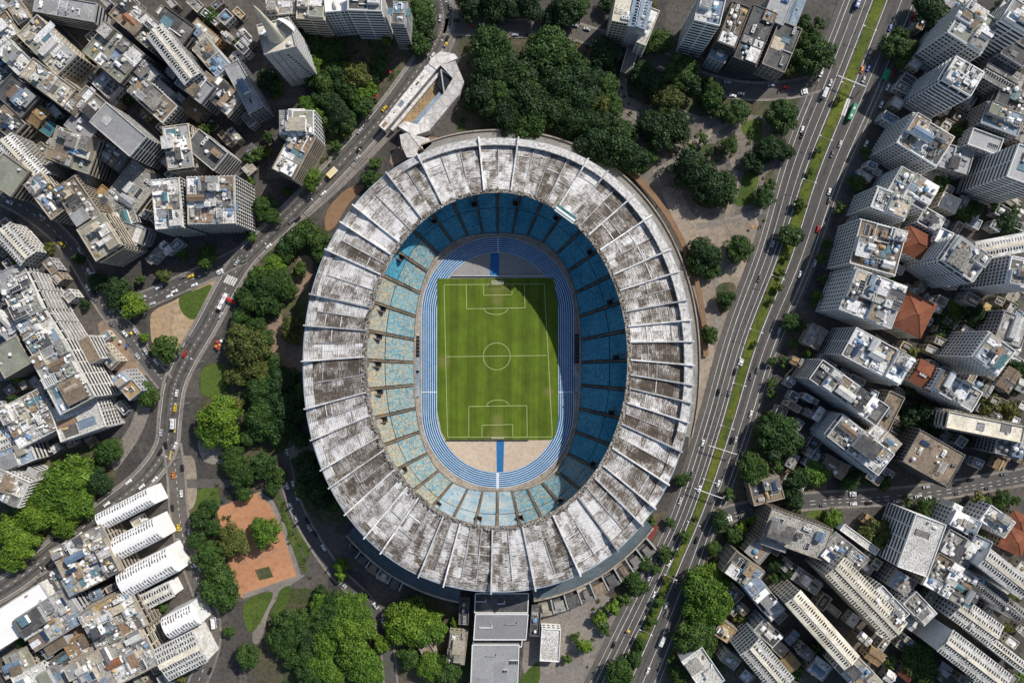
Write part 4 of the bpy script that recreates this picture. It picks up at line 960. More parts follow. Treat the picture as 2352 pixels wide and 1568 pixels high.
T="""
150 18 130 40 10 20 f corr G g .3|long grey corrugated roof building at the top left with cobbled end
50 35 50 32 55 16 f blue B g 1|small blue-grey tiled roof house near the top left corner
18 65 62 36 55 18 f brown B g 1.2|brown cluttered block at the left edge below the top corner
110 105 120 60 45 25 f beige C g 1.4|beige gridded block with gold rubble strip, upper left
30 128 80 42 45 20 f white W g 1.2|chalk white weathered block on the left edge, upper left
112 190 112 46 37 25 f beige C b 1|long beige twin-strip block ending in a cream facade, upper left
262 122 104 80 40 30 f green B r .6|large grey-green flat roof with beige parapet, upper left
315 50 108 56 42 33 f brown B g 1.3|block with a blue roof tank near the top left
398 125 128 40 52 38 s wstone W f .3|bright white curved slab with cobbled top, upper left
400 60 78 46 35 20 f dark D g .4|dark flat roof block under the grey corrugated one, top left
465 88 70 48 42 9 f brown O g .8|low dark red courtyard building with a green awning strip
490 136 82 42 48 20 f white W g 1.8|narrow roof crammed with white scrap left of the spired tower
312 160 82 56 45 24 f blue G g 1.4|grey-blue patched roofs below the large grey-green roof
447 196 70 46 38 30 f lgrey G r .5|smooth grey flat roof with dark stair box, upper left rows
352 228 100 48 42 22 f conc W g 1.8|block heaped with white and terracotta roof huts, upper left
512 220 80 54 42 22 f brown B g .8|brown roof with one long white strip, left of spired tower
560 200 112 34 62 24 f corr G f .2|long narrow slatted grey block running down towards the spired tower base
272 298 112 54 41 42 f lgrey W r .05|tall slab with plain smooth grey roof and bright white side
168 345 96 74 20 28 f green B r .7|grey roof with square beige penthouse, left of the grey slab
265 362 60 44 36 14 f teal D g 1.2|teal and navy sheet-roofed house below the tall grey slab
215 245 80 48 42 22 f conc B g 1.8|cluttered roof block above the tall smooth grey slab
165 232 58 44 38 20 f beige C g 1.0|beige roof with round tank, left of the cluttered block
190 290 60 46 40 18 f lgrey G f .3|pale grey slatted block behind the tall grey slab
75 256 60 40 42 12 g ochre B g .3|rusty brown pitched roof house near the left edge
102 288 50 30 35 9 f teal D g .4|small deep teal roof beside the rusty brown house
40 220 78 58 42 18 f dark D g .6|dark textured roof block at the left edge, upper left
20 282 60 46 42 16 f dark B g 1.8|dark cluttered low roofs at left edge above white slatted block
410 338 92 54 82 34 f lgrey C b .9|block of grey roof panels with bright cream side wall
475 345 80 48 40 33 f dark W r .3|dark-roofed block with white window grid facing the road
445 250 44 34 35 12 g ochre B g .2|little golden brown pitched roof in the upper left rows
50 368 112 44 47 26 s wstone W f .2|white and blue slatted long block at the left edge
18 402 66 66 35 32 f green B r .05|plain olive grey flat roof at the left edge
110 450 92 48 52 25 f conc C g 1.9|roof strip with sheds along the dark diagonal street
182 470 110 54 56 28 f brown B g 2|long cluttered brown roof with tall white wall beside it
230 545 78 66 58 36 f beige C b .6|beige-roofed tower with dark banded front above the street bend
300 440 116 74 -52 15 f stone B g .5|broad low roof of grey-brown stone slabs in a bent row
280 500 60 40 -20 14 f stone G g .3|low cobbled grey roof below the broad stone slabs
242 455 46 36 40 12 f ochre O g 1|small gold-brown yard roof beside the stone slabs
385 468 104 58 85 38 f white W f 1.4|white-walled block with dark striped front, left of the white grid tower
486 460 100 100 88 40 f white W f 1.9|big square white tower cluttered on top, above the dark front street
305 535 50 34 20 18 f beige G g .4|curved beige roof squeezed beside the beige tower
35 560 80 44 48 20 s wstone W g .2|white slatted roof at the left edge below the dark diagonal street
30 632 60 34 -25 14 f lgrey G g .2|bent smooth grey roof at the left edge, middle
52 682 86 66 65 34 f conc W b 1.6|block of scrap roofs with bright white shingled side, left edge
92 760 88 70 58 32 f blue W b 1.5|blue-grey patched block with white shingled side below it
30 745 60 56 45 22 f conc G g 1.8|cluttered grey roofs at the left edge, middle
25 820 66 64 60 30 f green B g .2|slatted beige-grey roof at the left edge, middle
145 865 138 82 62 38 f lgrey W r .9|tall grey tower with solar panels on its roof, left of the junction
70 960 100 95 -28 24 f wstone W g 1.6|white cobbled roof complex with lower ruined edge, left side
180 960 100 70 -20 26 f wstone W g .4|bright white pebbled roof beside the tall solar-panel tower
25 1000 70 44 -20 18 s wstone W g .2|white pitched roof with dark slots at the left edge
35 1048 80 44 -22 20 f blue W r .5|blue-white slatted block above the big tree canopy
22 1120 70 58 25 24 f wstone W g .7|white pebbled roof at the left edge beside the big canopy
200 1285 122 108 -27 24 f beige B r 1.6|large beige market block full of partitioned roof yards
262 1420 120 88 -27 22 f ochre B g 1.5|brown and ochre roof yard between the slotted halls
45 1415 150 74 -33 20 f plainwhite W n .04|huge plain brilliant white roof at the lower left edge
118 1420 130 82 -33 21 f dark G g 1.0|weathered black-grey roof beside the huge white roof
190 1485 66 50 -30 15 f ochre O g 1.6|orange-brown walled roof box at the lower left
148 1512 50 30 -35 10 f teal D g .6|small turquoise roof below the orange-brown box
45 1518 54 46 -25 12 f green B g .5|grey-green mossy roof near the bottom left corner
260 1525 180 86 -27 22 f stone C g 1.2|long rubble roof building at the bottom, lower left
415 1505 90 70 -27 22 s wstone W n .1|white slotted roof end of the rubble-roofed building
70 1556 72 40 -25 14 f wstone W g .2|pinkish white stone roof on the bottom edge at left
128 1552 60 46 -30 13 f dark G g .6|grey flat roof on the bottom edge, lower left
130 1332 70 48 -30 10 f brown B g 1.2|low brown stone house between market block and white roof
645 14 66 42 -4 26 f stone C g .6|beige cobbled block on the top edge behind the spired tower
716 18 66 56 4 28 f beige C r .6|curved beige apartment block on the top edge
776 10 34 60 86 30 f plainwhite W g .8|narrow white block with a blue canopy on the top edge
838 4 78 44 2 36 f corr W r .8|tall grey slab with corrugated white side on the top edge
918 34 58 34 94 30 f white G r .9|slim block with white roof box and blue strip by the trees
682 282 78 54 0 24 f white W g 1.2|white ruined-looking roof block beside the grove, upper half of the pair
676 352 110 56 118 22 f white B g 1.7|white tiled roof block with dark lean-to, lower half of the pair
1438 24 60 56 100 28 f cream C g .4|cream-roofed block north of the park road
1470 32 62 40 102 29 s blue G n .1|blue-white gridded roof beside the cream block
1488 62 86 24 112 20 f white C g .5|long narrow cream roof pointing down to the footbridge
1630 24 60 62 14 42 f blue W r .6|pale blue-white tower with navy and white banded front
1685 58 100 44 112 28 f brown D g 1.4|dark brown ruined roof block right of the pale blue tower
1655 116 50 40 112 16 f blue G g .4|small smooth blue-grey roof below the brown ruined roof
1735 82 130 56 112 22 f dark D g .7|long dark slatted shed above the curving road
1795 108 108 56 112 18 f dark B g .4|dark slate shed with tan edge beside the avenue trees
1788 18 70 50 112 20 f lgrey G g .3|grey plank roof house on the top edge left of the avenue
1822 26 66 34 112 12 g blue D g .1|dark blue shed roof on the top edge
2236 64 92 86 32 45 f green W f 1.5|tall white finned tower nearest the top right, with roof machinery
2342 40 70 60 32 52 f white W r .8|grey-white tower cut by the right edge, top right corner
2332 122 60 42 32 36 f dark G f .3|dark gridded block at the right edge below the corner tower
2211 176 76 64 31 48 f conc W b 1.6|white tower with rows of black slit windows, second down the avenue
2298 172 78 48 30 24 s conc G g .3|slatted grey low roof behind the slit-window tower
2315 226 70 58 25 20 f dark D g 1.2|dark patched roofs at the right edge, upper right
2124 322 108 80 31 42 f white W f 1.6|white finned tower, third down the avenue, strewn with roof scrap
2196 366 70 56 16 18 f lgrey G g .5|grey roof with teal annex beside a round tree
2262 326 74 40 20 22 f lgrey W g .1|smooth pale grey roof, right side
2302 274 90 52 20 26 f blue G f .7|grey louvred block at the right edge, upper right
2368 384 92 80 20 52 f lgrey W r .3|enormous blank pale grey tower at the right edge
2046 467 84 50 22 38 f brown W g 1.5|tower with black slit pattern on a white end wall, by the avenue
2096 434 98 64 30 30 f white W g 2|roof buried in white sheet scrap above the slit-pattern tower
2180 466 44 36 25 16 f cream C g .3|small cream roof between two round trees, right side
2138 506 54 40 30 22 f conc W g 1.8|cluttered roof beside the first red roof
2016 568 108 104 15 38 f brown W f 1.5|square tower with white corner slab and finned front on avenue
2111 562 76 60 24 20 h red W g .0|uppermost red hipped roof on the right
2216 594 90 70 35 45 f white W b 1|pale tower with stepped banded side right of red roof
2168 545 34 34 25 26 f plainwhite W g .2|small white cube house touching the uppermost red roof
2300 566 112 40 -10 26 s white W f .2|white pebbled slab on the right edge behind red roof
2345 626 62 66 12 44 f blue W f .8|white finned tower cut by the right edge, middle right
2004 684 128 104 20 42 f white W g 1.9|huge tower with gridded west wall beside the avenue, upper one
2014 818 148 72 28 40 f conc W g 2|huge long tower with gridded west wall, adjoining the upper one
2099 722 74 84 26 26 h red C g .2|largest red hipped roof, behind the huge gridded tower
2126 862 54 54 30 24 g red C g .1|lowest red roof, square, on the right
2280 812 74 70 36 45 f white W f 1.6|cream finned tower with white scrap roof, middle right
2196 896 108 50 30 30 f corr W f .6|white corrugated block right of the lowest red roof
1950 902 188 54 36 30 f dark W g .9|long dark-roofed block with glassy white west end by the avenue
2040 945 90 38 116 18 f brown B g .3|brown L-shaped roof at the end of the dark-roofed block
1976 1022 148 62 38 27 f conc W b 1.8|long roof with glass lanterns above the shaded garden
2026 1010 80 46 40 22 f beige B g .7|beige annex roof behind the glass-lantern block
2144 1052 118 84 30 28 f brown D f .5|brown-grey plain roof with white striped west wall
2262 980 178 38 12 40 f cream C b .2|long cream slab roof at right with slit-windowed south wall
2318 1022 62 50 14 26 f conc G g 1.6|cluttered grey roof below the long cream slab
2325 756 64 68 20 28 f stone G g .3|cobbled grey roof at the right edge, middle
2255 706 34 28 30 9 h ochre W g 0|small orange and white tent-like roof, right side
1830 1226 148 74 20 24 f stone B g .5|broad rubble-slab roof below the dark street, lower right
1935 1276 98 68 38 22 f dark G g 1|grey roof with two hatches beside the rubble-slab roof
1974 1238 100 18 36 14 f wstone W n 0|narrow strip of white slats beside the olive tree
2116 1252 128 74 110 34 f wstone W g .2|tall grey-white slab with peeling gridded face, lower right
2212 1200 74 40 26 20 f lgrey W g .9|grey-white house roof under the dark street, lower right
2200 1258 80 58 30 22 f conc G g 2|scrap-strewn roof right of the peeling slab
2246 1262 60 44 115 24 f blue G g .5|blue-grey leaning roof, lower right
2290 1196 70 44 35 20 f white W g 1.8|white junk-covered roof near the right edge
2330 1242 56 52 25 14 h red B g 0|larger terracotta roof at the right edge
2338 1196 38 34 25 12 h red B g 0|smaller terracotta roof at the right edge
2190 1336 128 84 30 25 f brown B g 1.9|brown cluttered block amid the lower right slabs
2310 1318 122 46 38 34 s wstone W n .1|white gridded hall near the right edge, lower right, upper one
2296 1376 130 32 38 26 s conc W n .1|dark-slotted long hall just below the white gridded hall
1990 1376 206 58 46 34 s cream C g .3|longest cream slotted hall, middle of the lower right
2040 1392 90 48 46 38 f lgrey W g 1.5|smooth grey stepped roof boxes against the longest cream hall
1889 1446 200 44 48 38 s cream C g .2|cream slotted hall left of the longest one, lower right
1762 1530 118 56 50 34 s wstone W g .2|white gridded hall on the bottom edge, left in lower right
1614 1538 92 58 56 14 f wstone W n .5|white peeling flat roof on the bottom edge beside trees
1706 1310 80 58 36 20 f white B g 1.5|weathered white house at the edge of avenue trees
1752 1370 108 44 50 20 f dark G g .9|dark grey row house stepping down from weathered white house
2244 1428 110 54 36 24 s wstone W g .5|white slotted hall with rounded end, lower right
2239 1522 168 58 38 33 s wstone W n .2|big white slotted hall at the bottom right
2312 1502 124 22 38 22 s wstone W n 0|thin slatted strip hall at the bottom right corner
1968 1544 108 58 46 22 f conc C g 1.7|cluttered cream roof on bottom edge, lower right
2010 1506 36 30 35 10 g ochre B g 0|small brown tent roof among lower right trees
2084 1546 30 28 40 9 h red B g 0|tiny dark red roof between trees, bottom right
1816 1520 34 28 50 9 g ochre O g 0|small orange hut between the slotted halls, bottom
1760 1126 72 54 -14 10 f brown B g 1|low brown-grey house by the dark right-hand street
2070 1338 58 42 35 16 f stone G g .6|small grey cobbled roof below the peeling slab
2112 1396 70 42 46 20 f conc W g 2|small scrap-roofed block right of the longest cream hall
1050 1486 74 42 96 9 f brown B g .8|brown timber-grey hut row left of the entrance hall
980 1490 42 28 60 6 f brown B g .2|small brown shelter among trees south of the stadium
1066 1402 62 22 92 8 f dark D g 1|dark narrow annex along the left of the entrance hall
1230 1424 70 22 94 7 f dark D g 1|dark narrow annex between entrance hall and cobbled roof
1264 1480 74 44 94 8 f wstone W g 0|low white cobbled roof right of the entrance hall
"""
for ln in T.strip().split('\n'):
    a,lab=ln.split('|'); q=a.split()
    q[5]=float(q[5]); X_=float(q[0]); Y_=float(q[1])
    if X_>1650 and q[5]>=36: q[5]*=.84
    if X_<600: q[5]*=.74; q[2]=float(q[2])*1.09; q[3]=float(q[3])*1.1; q[8]={'W':'V','C':'K'}.get(q[8],q[8])
    elif X_>1650 and q[5]<36: q[5]*=.85
    if X_<600 and q[9]=='g' and q[6]=='f': q[9]=RB.choice('grrbf')
    elif q[9]=='g' and q[5]>18: q[9]=RB.choice('grf')
    nm='apartment_tower' if q[5]>=27 else ('hall' if q[6] in 's' and float(q[5])>=20 else ('house' if float(q[5])<=16 else 'apartment_block'))
    building(*map(float,q[:6]),q[6],q[7],q[8],q[9],float(q[10]),nm,lab)
# barrel-vaulted market halls
for cx,cy,l,w,lab in ((290,1168,132,40,'uppermost barrel-vaulted white hall with dark slots, lower left'),(312,1238,122,52,'second barrel-vaulted white hall from the top, lower left'),(342,1312,128,62,'widest barrel-vaulted white hall, third down, lower left'),(418,1424,74,52,'short barrel-vaulted white hall by the bottom-left road')):
    building(cx,cy,l,w,-27,15,'b','plainwhite','W','n',0,'market_hall',lab)
building(352,1372,90,34,-27,12,'s','wstone','W','n',0,'market_hall','low white tiled lean-to roof below the widest barrel hall')
# spired tower
tw=building(636,84,76,70,-14,47,'f','cream','G','n',.4,'apartment_tower','tall tower crowned by a curved cream spire and white shell')
tl,tww=76*S*(1-47/H)/2,70*S*(1-47/H)/2
for i in range(13):
    mb=MB()
    for k in range(7): mb.box(tl+.03,-tww+1.2+k*(2*tww-2.4)/6,45-i*3.2,.14,1.4,1.7); mb.box(tl+.05,-tww+1.2+k*(2*tww-2.4)/6,44-i*3.2,.5,1.7,.35,m=1)
    mb.box(tl+.02,0,43.7-i*3.2,.2,2*tww,.3,m=1); mb.build('window_row',[M['glass'],M['wtrim']],tw)
for i in range(11): mb=MB(); mb.box(tl*.25+i*.42,-tww-.03,40-i*3.2,1.5,.14,1.5); mb.box(tl*.25+i*.42,-tww-.06,39.2-i*3.2,1.8,.3,.2,m=1); mb.build('window',[M['glass'],M['wtrim']],tw)
mb=MB(); mb.box(tl+.1,0,23,.5,2*tww+.2,45); mb.build('pebbled_side',M['wstone'],tw).location.x=-.45
for xx in (-.62,-.2): mb=MB(); mb.box(tl*xx,-tww-.02,23,.35,.3,45); mb.build('facade_joint',M['D'],tw)
mb=MB(); n=18
for i in range(n):
    u0,u1=i/n,(i+1)/n
    f=lambda u:(5.2*(1-u)**.8*(1-.35*math.sin(3.14*u))+.25, 47+34*u)
    (r0,z0),(r1,z1)=f(u0),f(u1); b=[]
    for r,z in ((r0,z0),(r1,z1)): b.append([(r*math.cos(TAU*k/16),r*.8*math.sin(TAU*k/16),z) for k in range(16)])
    for k in range(16): j=(k+1)%16; mb.face([b[0][k],b[0][j],b[1][j],b[1][k]])
mb.build('spire',M['C'],tw,True)
for s,(ox,oy,hh) in enumerate(((6,2,12),(-6,-1,7))):
    mb=MB()
    for i in range(10):
        for k in range(12):
            P=lambda a,b:(ox+(4.8*(1-a/10)**.6)*math.cos(math.pi*b/12-.4),oy+(5.5*(1-a/10)**.6)*math.sin(math.pi*b/12-.4),47+hh*(a/10)**.9)
            mb.face([P(i,k),P(i,k+1),P(i+1,k+1),P(i+1,k)])
    mb.build('shell_roof',M['wtrim'],tw,True)
# entrance building north of the stadium (long white terraces round an open court)
EP=lambda pts,h:[W(x,y,h) for x,y in pts]
en=empty('entrance_pavilion',(*W(965,225,8),0)); tag(en,'long white concrete pavilion with an open sandy court north of the stadium','building')
def ep(name,pts,z0,z1,mat,par=None):
    mb=MB(); p=[(x-en.location.x,y-en.location.y) for x,y in EP(pts,z1)]; mb.prism(p,z0,z1); return mb.build(name,M[mat],par or en)
M['pav']=surf('pavilion_concrete',[(.68,.64,.6),(.74,.71,.68),(.6,.56,.52)],speck=.35,crack=.25,crackscale=.2)
ep('terrace',[(870,288),(884,300),(1002,160),(984,146)],0,7,'pav')
ep('terrace',[(984,146),(1002,160),(1012,150),(1052,134),(1044,124),(1012,118),(990,134)],0,7.4,'pav')
ep('terrace',[(1012,150),(1046,140),(1066,188),(1054,218),(986,300),(950,312),(914,290),(930,278),(958,286),(1022,210),(1040,180)],0,8,'pav')
ep('court_floor',[(884,300),(1002,160),(1012,150),(1018,160),(905,296)],0,1.0,'dark')
ep('court_floor',[(905,296),(1018,160),(1040,180),(1022,210),(958,286),(914,290)],0,2.2,'ochre')
ep('terrace',[(896,297),(1008,163),(1014,166),(903,300)],0,4.5,'pav')
ep('terrace',[(914,290),(930,278),(958,286),(972,268),(986,276),(986,300),(950,312)],0,8.4,'pav')
ep('terrace',[(944,285),(954,291),(1016,218),(1010,210)],0,5,'blue')
sk=ep('skylight',[(1012,160),(1046,180),(1020,216),(1004,196)],0,6.2,'glass'); 
for a,b in (((1012,160),(1046,180)),((1046,180),(1020,216)),((1020,216),(1012,160))):
    p,q=W(*a,7),W(*b,7); mb=MB(); mb.tube((p[0]-en.location.x,p[1]-en.location.y,6.6),(q[0]-en.location.x,q[1]-en.location.y,6.6),.6,.6,6); mb.build('skylight_frame',M['gtrim'],sk)
for k in range(9):
    u=(k+.5)/9; x,y=W(877+(990-877)*u,294+(153-294)*u,7); place_unit(en,RB.choice(['air_conditioner','skylight','roof_slab','duct']),x-en.location.x,y-en.location.y,7.0,rad(50),.45)
for pts,lab in (([(918,310),(936,305),(962,338),(955,360),(935,362),(922,335)],'curved beige concrete canopy by the stadium, beside the pavilion'),([(940,308),(985,318),(992,330),(975,345),(962,335)],'pale shell-like canopy touching the stadium roof, beside the pavilion')):
    c=(sum(p[0] for p in pts)/len(pts),sum(p[1] for p in pts)/len(pts)); cp=empty('entrance_canopy',(*W(*c,6),0)); tag(cp,lab,'canopy')
    mb=MB(); P=[(W(*p,9)[0]-cp.location.x,W(*p,9)[1]-cp.location.y) for p in pts]; n=len(P)
    mb.prism(P,8.4,9); mb.build('roof',M['pav'],cp)
    mb=MB()
    for p in P: mb.tube((p[0]*.8,p[1]*.8,0),(p[0]*.8,p[1]*.8,8.5),.4,.4,8)
    mb.build('column',M['gtrim'],cp)
# entrance hall south of the stadium
hall=empty('entrance_hall',(*W(1145,1450,10),0)); tag(hall,'stepped grey flat-roofed entrance hall south of the stadium','building')
for pts,h,mt in (([(1092,1362),(1214,1362),(1212,1406),(1090,1406)],11,'dark'),([(1092,1410),(1213,1410),(1208,1468),(1088,1468)],13,'lgrey'),([(1085,1480),(1192,1480),(1188,1600),(1080,1600)],12,'lgrey'),([(1088,1466),(1200,1466),(1198,1484),(1086,1484)],9,'dark')):
    mb=MB(); p=[(W(*q,h)[0]-hall.location.x,W(*q,h)[1]-hall.location.y) for q in pts]; mb.prism(p,0,h); r=mb.build('roof_block',M[mt],hall)
    mb=MB()
    for a,b in zip(p,p[1:]+p[:1]): mb.tube((*a,h+.1),(*b,h+.1),.35,.35,4)
    mb.build('roof_edge',M['wtrim'],r)
for x,y,h in ((1128,1505,12),(1160,1540,12),(1180,1520,12),(1115,1440,13),(1175,1432,13),(1150,1385,11),(1105,1380,11)):
    p=W(x,y,h); place_unit(hall,RB.choice(['air_conditioner','duct','skylight']),p[0]-hall.location.x,p[1]-hall.location.y,h+.02,0,.8)
# footbridge over the park road
fb=empty('footbridge',(*W(1448,130,6),0)); tag(fb,'pale concrete footbridge crossing the shaded park road','footbridge')
mb=MB(); mb.box(0,0,5.6,7,22,.8,rad(-16)); mb.build('deck',M['pave'],fb)
for s in (-1,1): mb=MB(); mb.box(s*3.4*math.cos(rad(16)),-s*3.4*math.sin(rad(16)),6.5,.25,22,1.1,rad(-16)); mb.build('railing',M['wtrim'],fb)
for s in (-1,1): mb=MB(); mb.box(s*9*math.sin(rad(16)),s*9*math.cos(rad(16)),2.6,6,1,5.2,rad(-16)); mb.build('pier',M['gtrim'],fb)
# ---- low houses filling the blocks
ZN=[('f',45,[(0,0),(560,0),(590,330),(580,480),(330,600),(170,540),(0,410)]),('f',50,[(0,480),(130,560),(230,720),(300,830),(290,930),(210,1020),(0,1060)]),('f',-28,[(0,1380),(120,1290),(380,1130),(410,1240),(450,1370),(470,1480),(420,1568),(0,1568)]),
 ('f',30,[(2080,0),(2352,0),(2352,1060),(1780,1120),(1790,860),(1900,560),(2000,250)]),('f',40,[(1700,1210),(2352,1150),(2352,1568),(1640,1568),(1660,1400)]),('f',5,[(600,0),(940,0),(930,110),(700,60)]),('f',20,[(1380,0),(1860,0),(1830,170),(1620,160),(1400,80)]),('f',115,[(600,190),(700,230),(740,330),(660,450),(600,400)])]
ANB=[(70,70,'in the top left corner'),(60,230,'at the upper left edge'),(250,60,'on the top edge, upper left'),(260,210,'in the upper left rows'),(430,60,'left of the spired tower, top edge'),(430,200,'in the rows left of the spired tower'),(530,290,'below and left of the spired tower'),(350,370,'beside the tall smooth grey slab'),(120,360,'left of the beige penthouse roof'),(450,520,'below the big square white tower'),(250,490,'around the stone-slab roofs'),(70,470,'at the left edge by the diagonal street'),(90,620,'left edge beside the diagonal street'),(120,800,'above the solar-panel tower'),(60,900,'left of the solar-panel tower'),(220,920,'around the solar-panel tower'),(160,1030,'below the white cobbled complex'),(80,1390,'around the huge white roof'),(300,1380,'among the barrel halls'),(250,1500,'at the bottom left'),(60,1530,'in the bottom left corner'),(760,40,'on the top edge right of the spired tower'),(670,300,'beside the white ruined roofs'),(1450,60,'north of the park road'),(1650,80,'around the pale blue tower'),(1790,70,'left of the avenue, top edge'),
 (2130,60,'right of the avenue, top edge'),(2300,60,'in the top right corner'),(2060,260,'between avenue towers, upper right'),(2260,260,'behind the avenue towers, upper right'),(1980,400,'right of the avenue, upper middle'),(2200,430,'around the scrap roofs, right'),(2300,500,'at the right edge, middle'),(2150,640,'among the red roofs'),(2300,660,'at the right edge beside red roofs'),(1880,720,'beside the gridded towers'),(2200,770,'between red roofs and finned tower'),(2100,930,'below the lowest red roof'),(2280,900,'at the right edge above the cream slab'),(1880,980,'above the shaded garden'),(2050,1080,'beside the brown-grey plain roof'),(2250,1070,'above the dark right-hand street'),(1740,1250,'at the edge of avenue trees, lower right'),(2020,1220,'around the olive tree'),(2280,1230,'near the terracotta roofs'),(2080,1300,'around the peeling slab'),(1880,1360,'among the cream halls'),(2150,1420,'between the slotted halls'),(2300,1420,'at the lower right edge'),(1720,1440,'left of the cream halls'),(1880,1540,'on the bottom edge between halls'),(2150,1540,'at the bottom right'),(2320,1550,'in the bottom right corner')]
def inpoly(x,y,P):
    c=False
    for i in range(len(P)):
        (a,b),(d,e)=P[i],P[i-1]
        if (b>y)!=(e>y) and x<(d-a)*(y-b)/(e-b)+a: c=not c
    return c
def inobb(x,y,o,mg):
    dx,dy=x-o[0],y-o[1]; c,s=math.cos(-o[4]),math.sin(-o[4])
    return abs(dx*c-dy*s)<o[2]+mg and abs(dx*s+dy*c)<o[3]+mg
ROADW=[([W(*p) for p in l[::2]],hw*S) for l,hw in ROADS]
def clear(x,y,l,w,rz,mg):
    c,s=math.cos(rz),math.sin(rz)
    pts=[(x+a*l*c-b*w*s,y+a*l*s+b*w*c) for a in (-1,-.5,0,.5,1) for b in (-1,0,1)]
    for o in FOOT:
        if (o[0]-x)**2+(o[1]-y)**2>(o[2]+o[3]+l+w)**2: continue
        if any(inobb(*p,o,mg) for p in pts): return False
        co,so=math.cos(o[4]),math.sin(o[4])
        if any(inobb(o[0]+a*o[2]*co-b*o[3]*so,o[1]+a*o[2]*so+b*o[3]*co,(x,y,l,w,rz),mg) for a in (-1,0,1) for b in (-1,0,1)): return False
    for L_,hw in ROADW:
        if any((p[0]-q[0])**2+(p[1]-q[1])**2<hw*hw for p in pts[::2] for q in L_): return False
    return True
RN={'conc':'grey','white':'white','dark':'dark','brown':'brown','stone':'cobbled','ochre':'ochre','corr':'corrugated','beige':'beige','red':'clay-red','teal':'teal','blue':'blue-grey','wstone':'white cobbled','lgrey':'smooth grey'}
cnt=0
for _,an,P in ZN:
    x0,x1=min(p[0] for p in P),max(p[0] for p in P); y0,y1=min(p[1] for p in P),max(p[1] for p in P)
    tries=int((x1-x0)*(y1-y0)/160)
    for _ in range(tries):
        px,py=RB.uniform(x0,x1),RB.uniform(y0,y1)
        if not inpoly(px,py,P): continue
        big=RB.random()<.4
        L_,W_=(RB.uniform(40,70),RB.uniform(28,44)) if big else (RB.uniform(17,36),RB.uniform(14,26))
        h=RB.uniform(7,15) if big else RB.uniform(4,10); a=an+RB.choice((0,0,90))+RB.uniform(-6,6)
        k=S*(1-h/H); x,y=W(px,py,h)
        if cnt>=300 or not clear(x,y,L_*k/2,W_*k/2,-rad(a),.25): continue
        cnt+=1
        rf=RB.choice(['conc','conc','white','white','dark','brown','stone','ochre','corr','beige','brown','white','blue','conc','lgrey']+(['red','teal'] if RB.random()<.12 else []))
        sh=RB.choice('fffg') if rf!='red' else 'h'
        lb=('low ' if h<9 else '')+RN[rf]+(' flat-roofed house' if sh=='f' else ' pitched-roof house' if sh=='g' else ' hipped-roof house')
        building(px,py,L_,W_,a,h,sh,rf,RB.choice('VVKGBB'),'g',RB.uniform(.8,1.8),'house',lb,nearest(ANB,px,py))
TREESPOTS=[]
for _,an,P in ZN:
    x0,x1=min(p[0] for p in P),max(p[0] for p in P); y0,y1=min(p[1] for p in P),max(p[1] for p in P); got=0
    for _ in range(400):
        px,py=RB.uniform(max(6,x0),min(2346,x1)),RB.uniform(max(6,y0),min(1562,y1)); x,y=W(px,py,3)
        if got>=(14 if an in(30,40) else 7) or not inpoly(px,py,P) or not clear(x,y,1.6,1.6,0,.2) or any((px-a)**2+(py-b)**2<500 for a,b in TREESPOTS): continue
        TREESPOTS.append((px,py)); got+=1
print('houses',cnt,len(TREESPOTS))
# ------------------------------------------------------------------ trees
RT=random.Random(11)
def crown_mesh(seed,r,nleaf,leaf,mat,flat=.62,nl=16):
    q=random.Random(seed); mb=MB(); lobes=[]
    for i in range(nl):
        a=i*2.399+q.uniform(-.4,.4); d=r*math.sqrt((i+.3)/nl)*.74; rr_=r*q.uniform(.2,.38)*(1.1-.2*d/r)*(1.12 if nl<20 else .92)
        z=r*flat*(.95-.85*(d/r)**2)+q.uniform(-.2,.14)*r
        lobes.append((d*math.cos(a)*q.uniform(.85,1.2),d*math.sin(a)*q.uniform(.85,1.2),z,rr_))
    tot=sum(l[3]**2 for l in lobes)
    for (x,y,z,rl) in lobes:
        for k in range(int(nleaf*rl*rl/tot)):
            u=q.uniform(-.35,1); t=q.uniform(0,TAU); s=math.sqrt(max(0,1-u*u)); rad_=rl*(q.uniform(.82,1.06) if q.random()<.85 else q.uniform(1.05,1.25))
            n=Vector((s*math.cos(t),s*math.sin(t),u)); c=Vector((x,y,z))+n*rad_*Vector((1,1,.85)).length/1.65
            n=(n+Vector((q.uniform(-.7,.7),q.uniform(-.7,.7),q.uniform(-.3,.7)))).normalized()
            a=n.orthogonal().normalized(); b=n.cross(a); w=leaf*q.uniform(.6,1.35); an=q.uniform(0,TAU)
            a,b=(a*math.cos(an)+b*math.sin(an))*w,(b*math.cos(an)-a*math.sin(an))*w*.75
            mb.face([c-a,c-b*.9+n*w*.1,c+a,c+b*.9-n*w*.1])
    return mb.mesh('crown',mat)
CR={}
def crowns(mk):
    if mk in CR: return CR[mk]
    s0=hash(mk[-1])%97 if False else ord(mk[-1])
    CR[mk]={'s':[crown_mesh(s0+i,3.2,800,.42,M[mk],.75,9) for i in range(3)],
            'm':[crown_mesh(s0+20+i,6.5,2600,.5,M[mk],.66,18) for i in range(3)],
            'l':[crown_mesh(s0+40+i,11.5,6500,.58,M[mk],.55,34) for i in range(3)]}
    return CR[mk]
TR={}
def trunk_mesh(h,r,spread):
    mb=MB(); mb.tube((0,0,-.2),(0,0,h),r,r*.65,8)
    for k in range(6):
        a=k*TAU/6+.3; p=(math.cos(a)*spread,math.sin(a)*spread,h+spread*.75); mb.tube((0,0,h*.8),p,r*.45,r*.15,6)
    return mb.mesh('trunk',M['bark'])
TR['s']=trunk_mesh(2.0,.16,1.4); TR['m']=trunk_mesh(3.2,.28,3.2); TR['l']=trunk_mesh(4.8,.5,6.0)
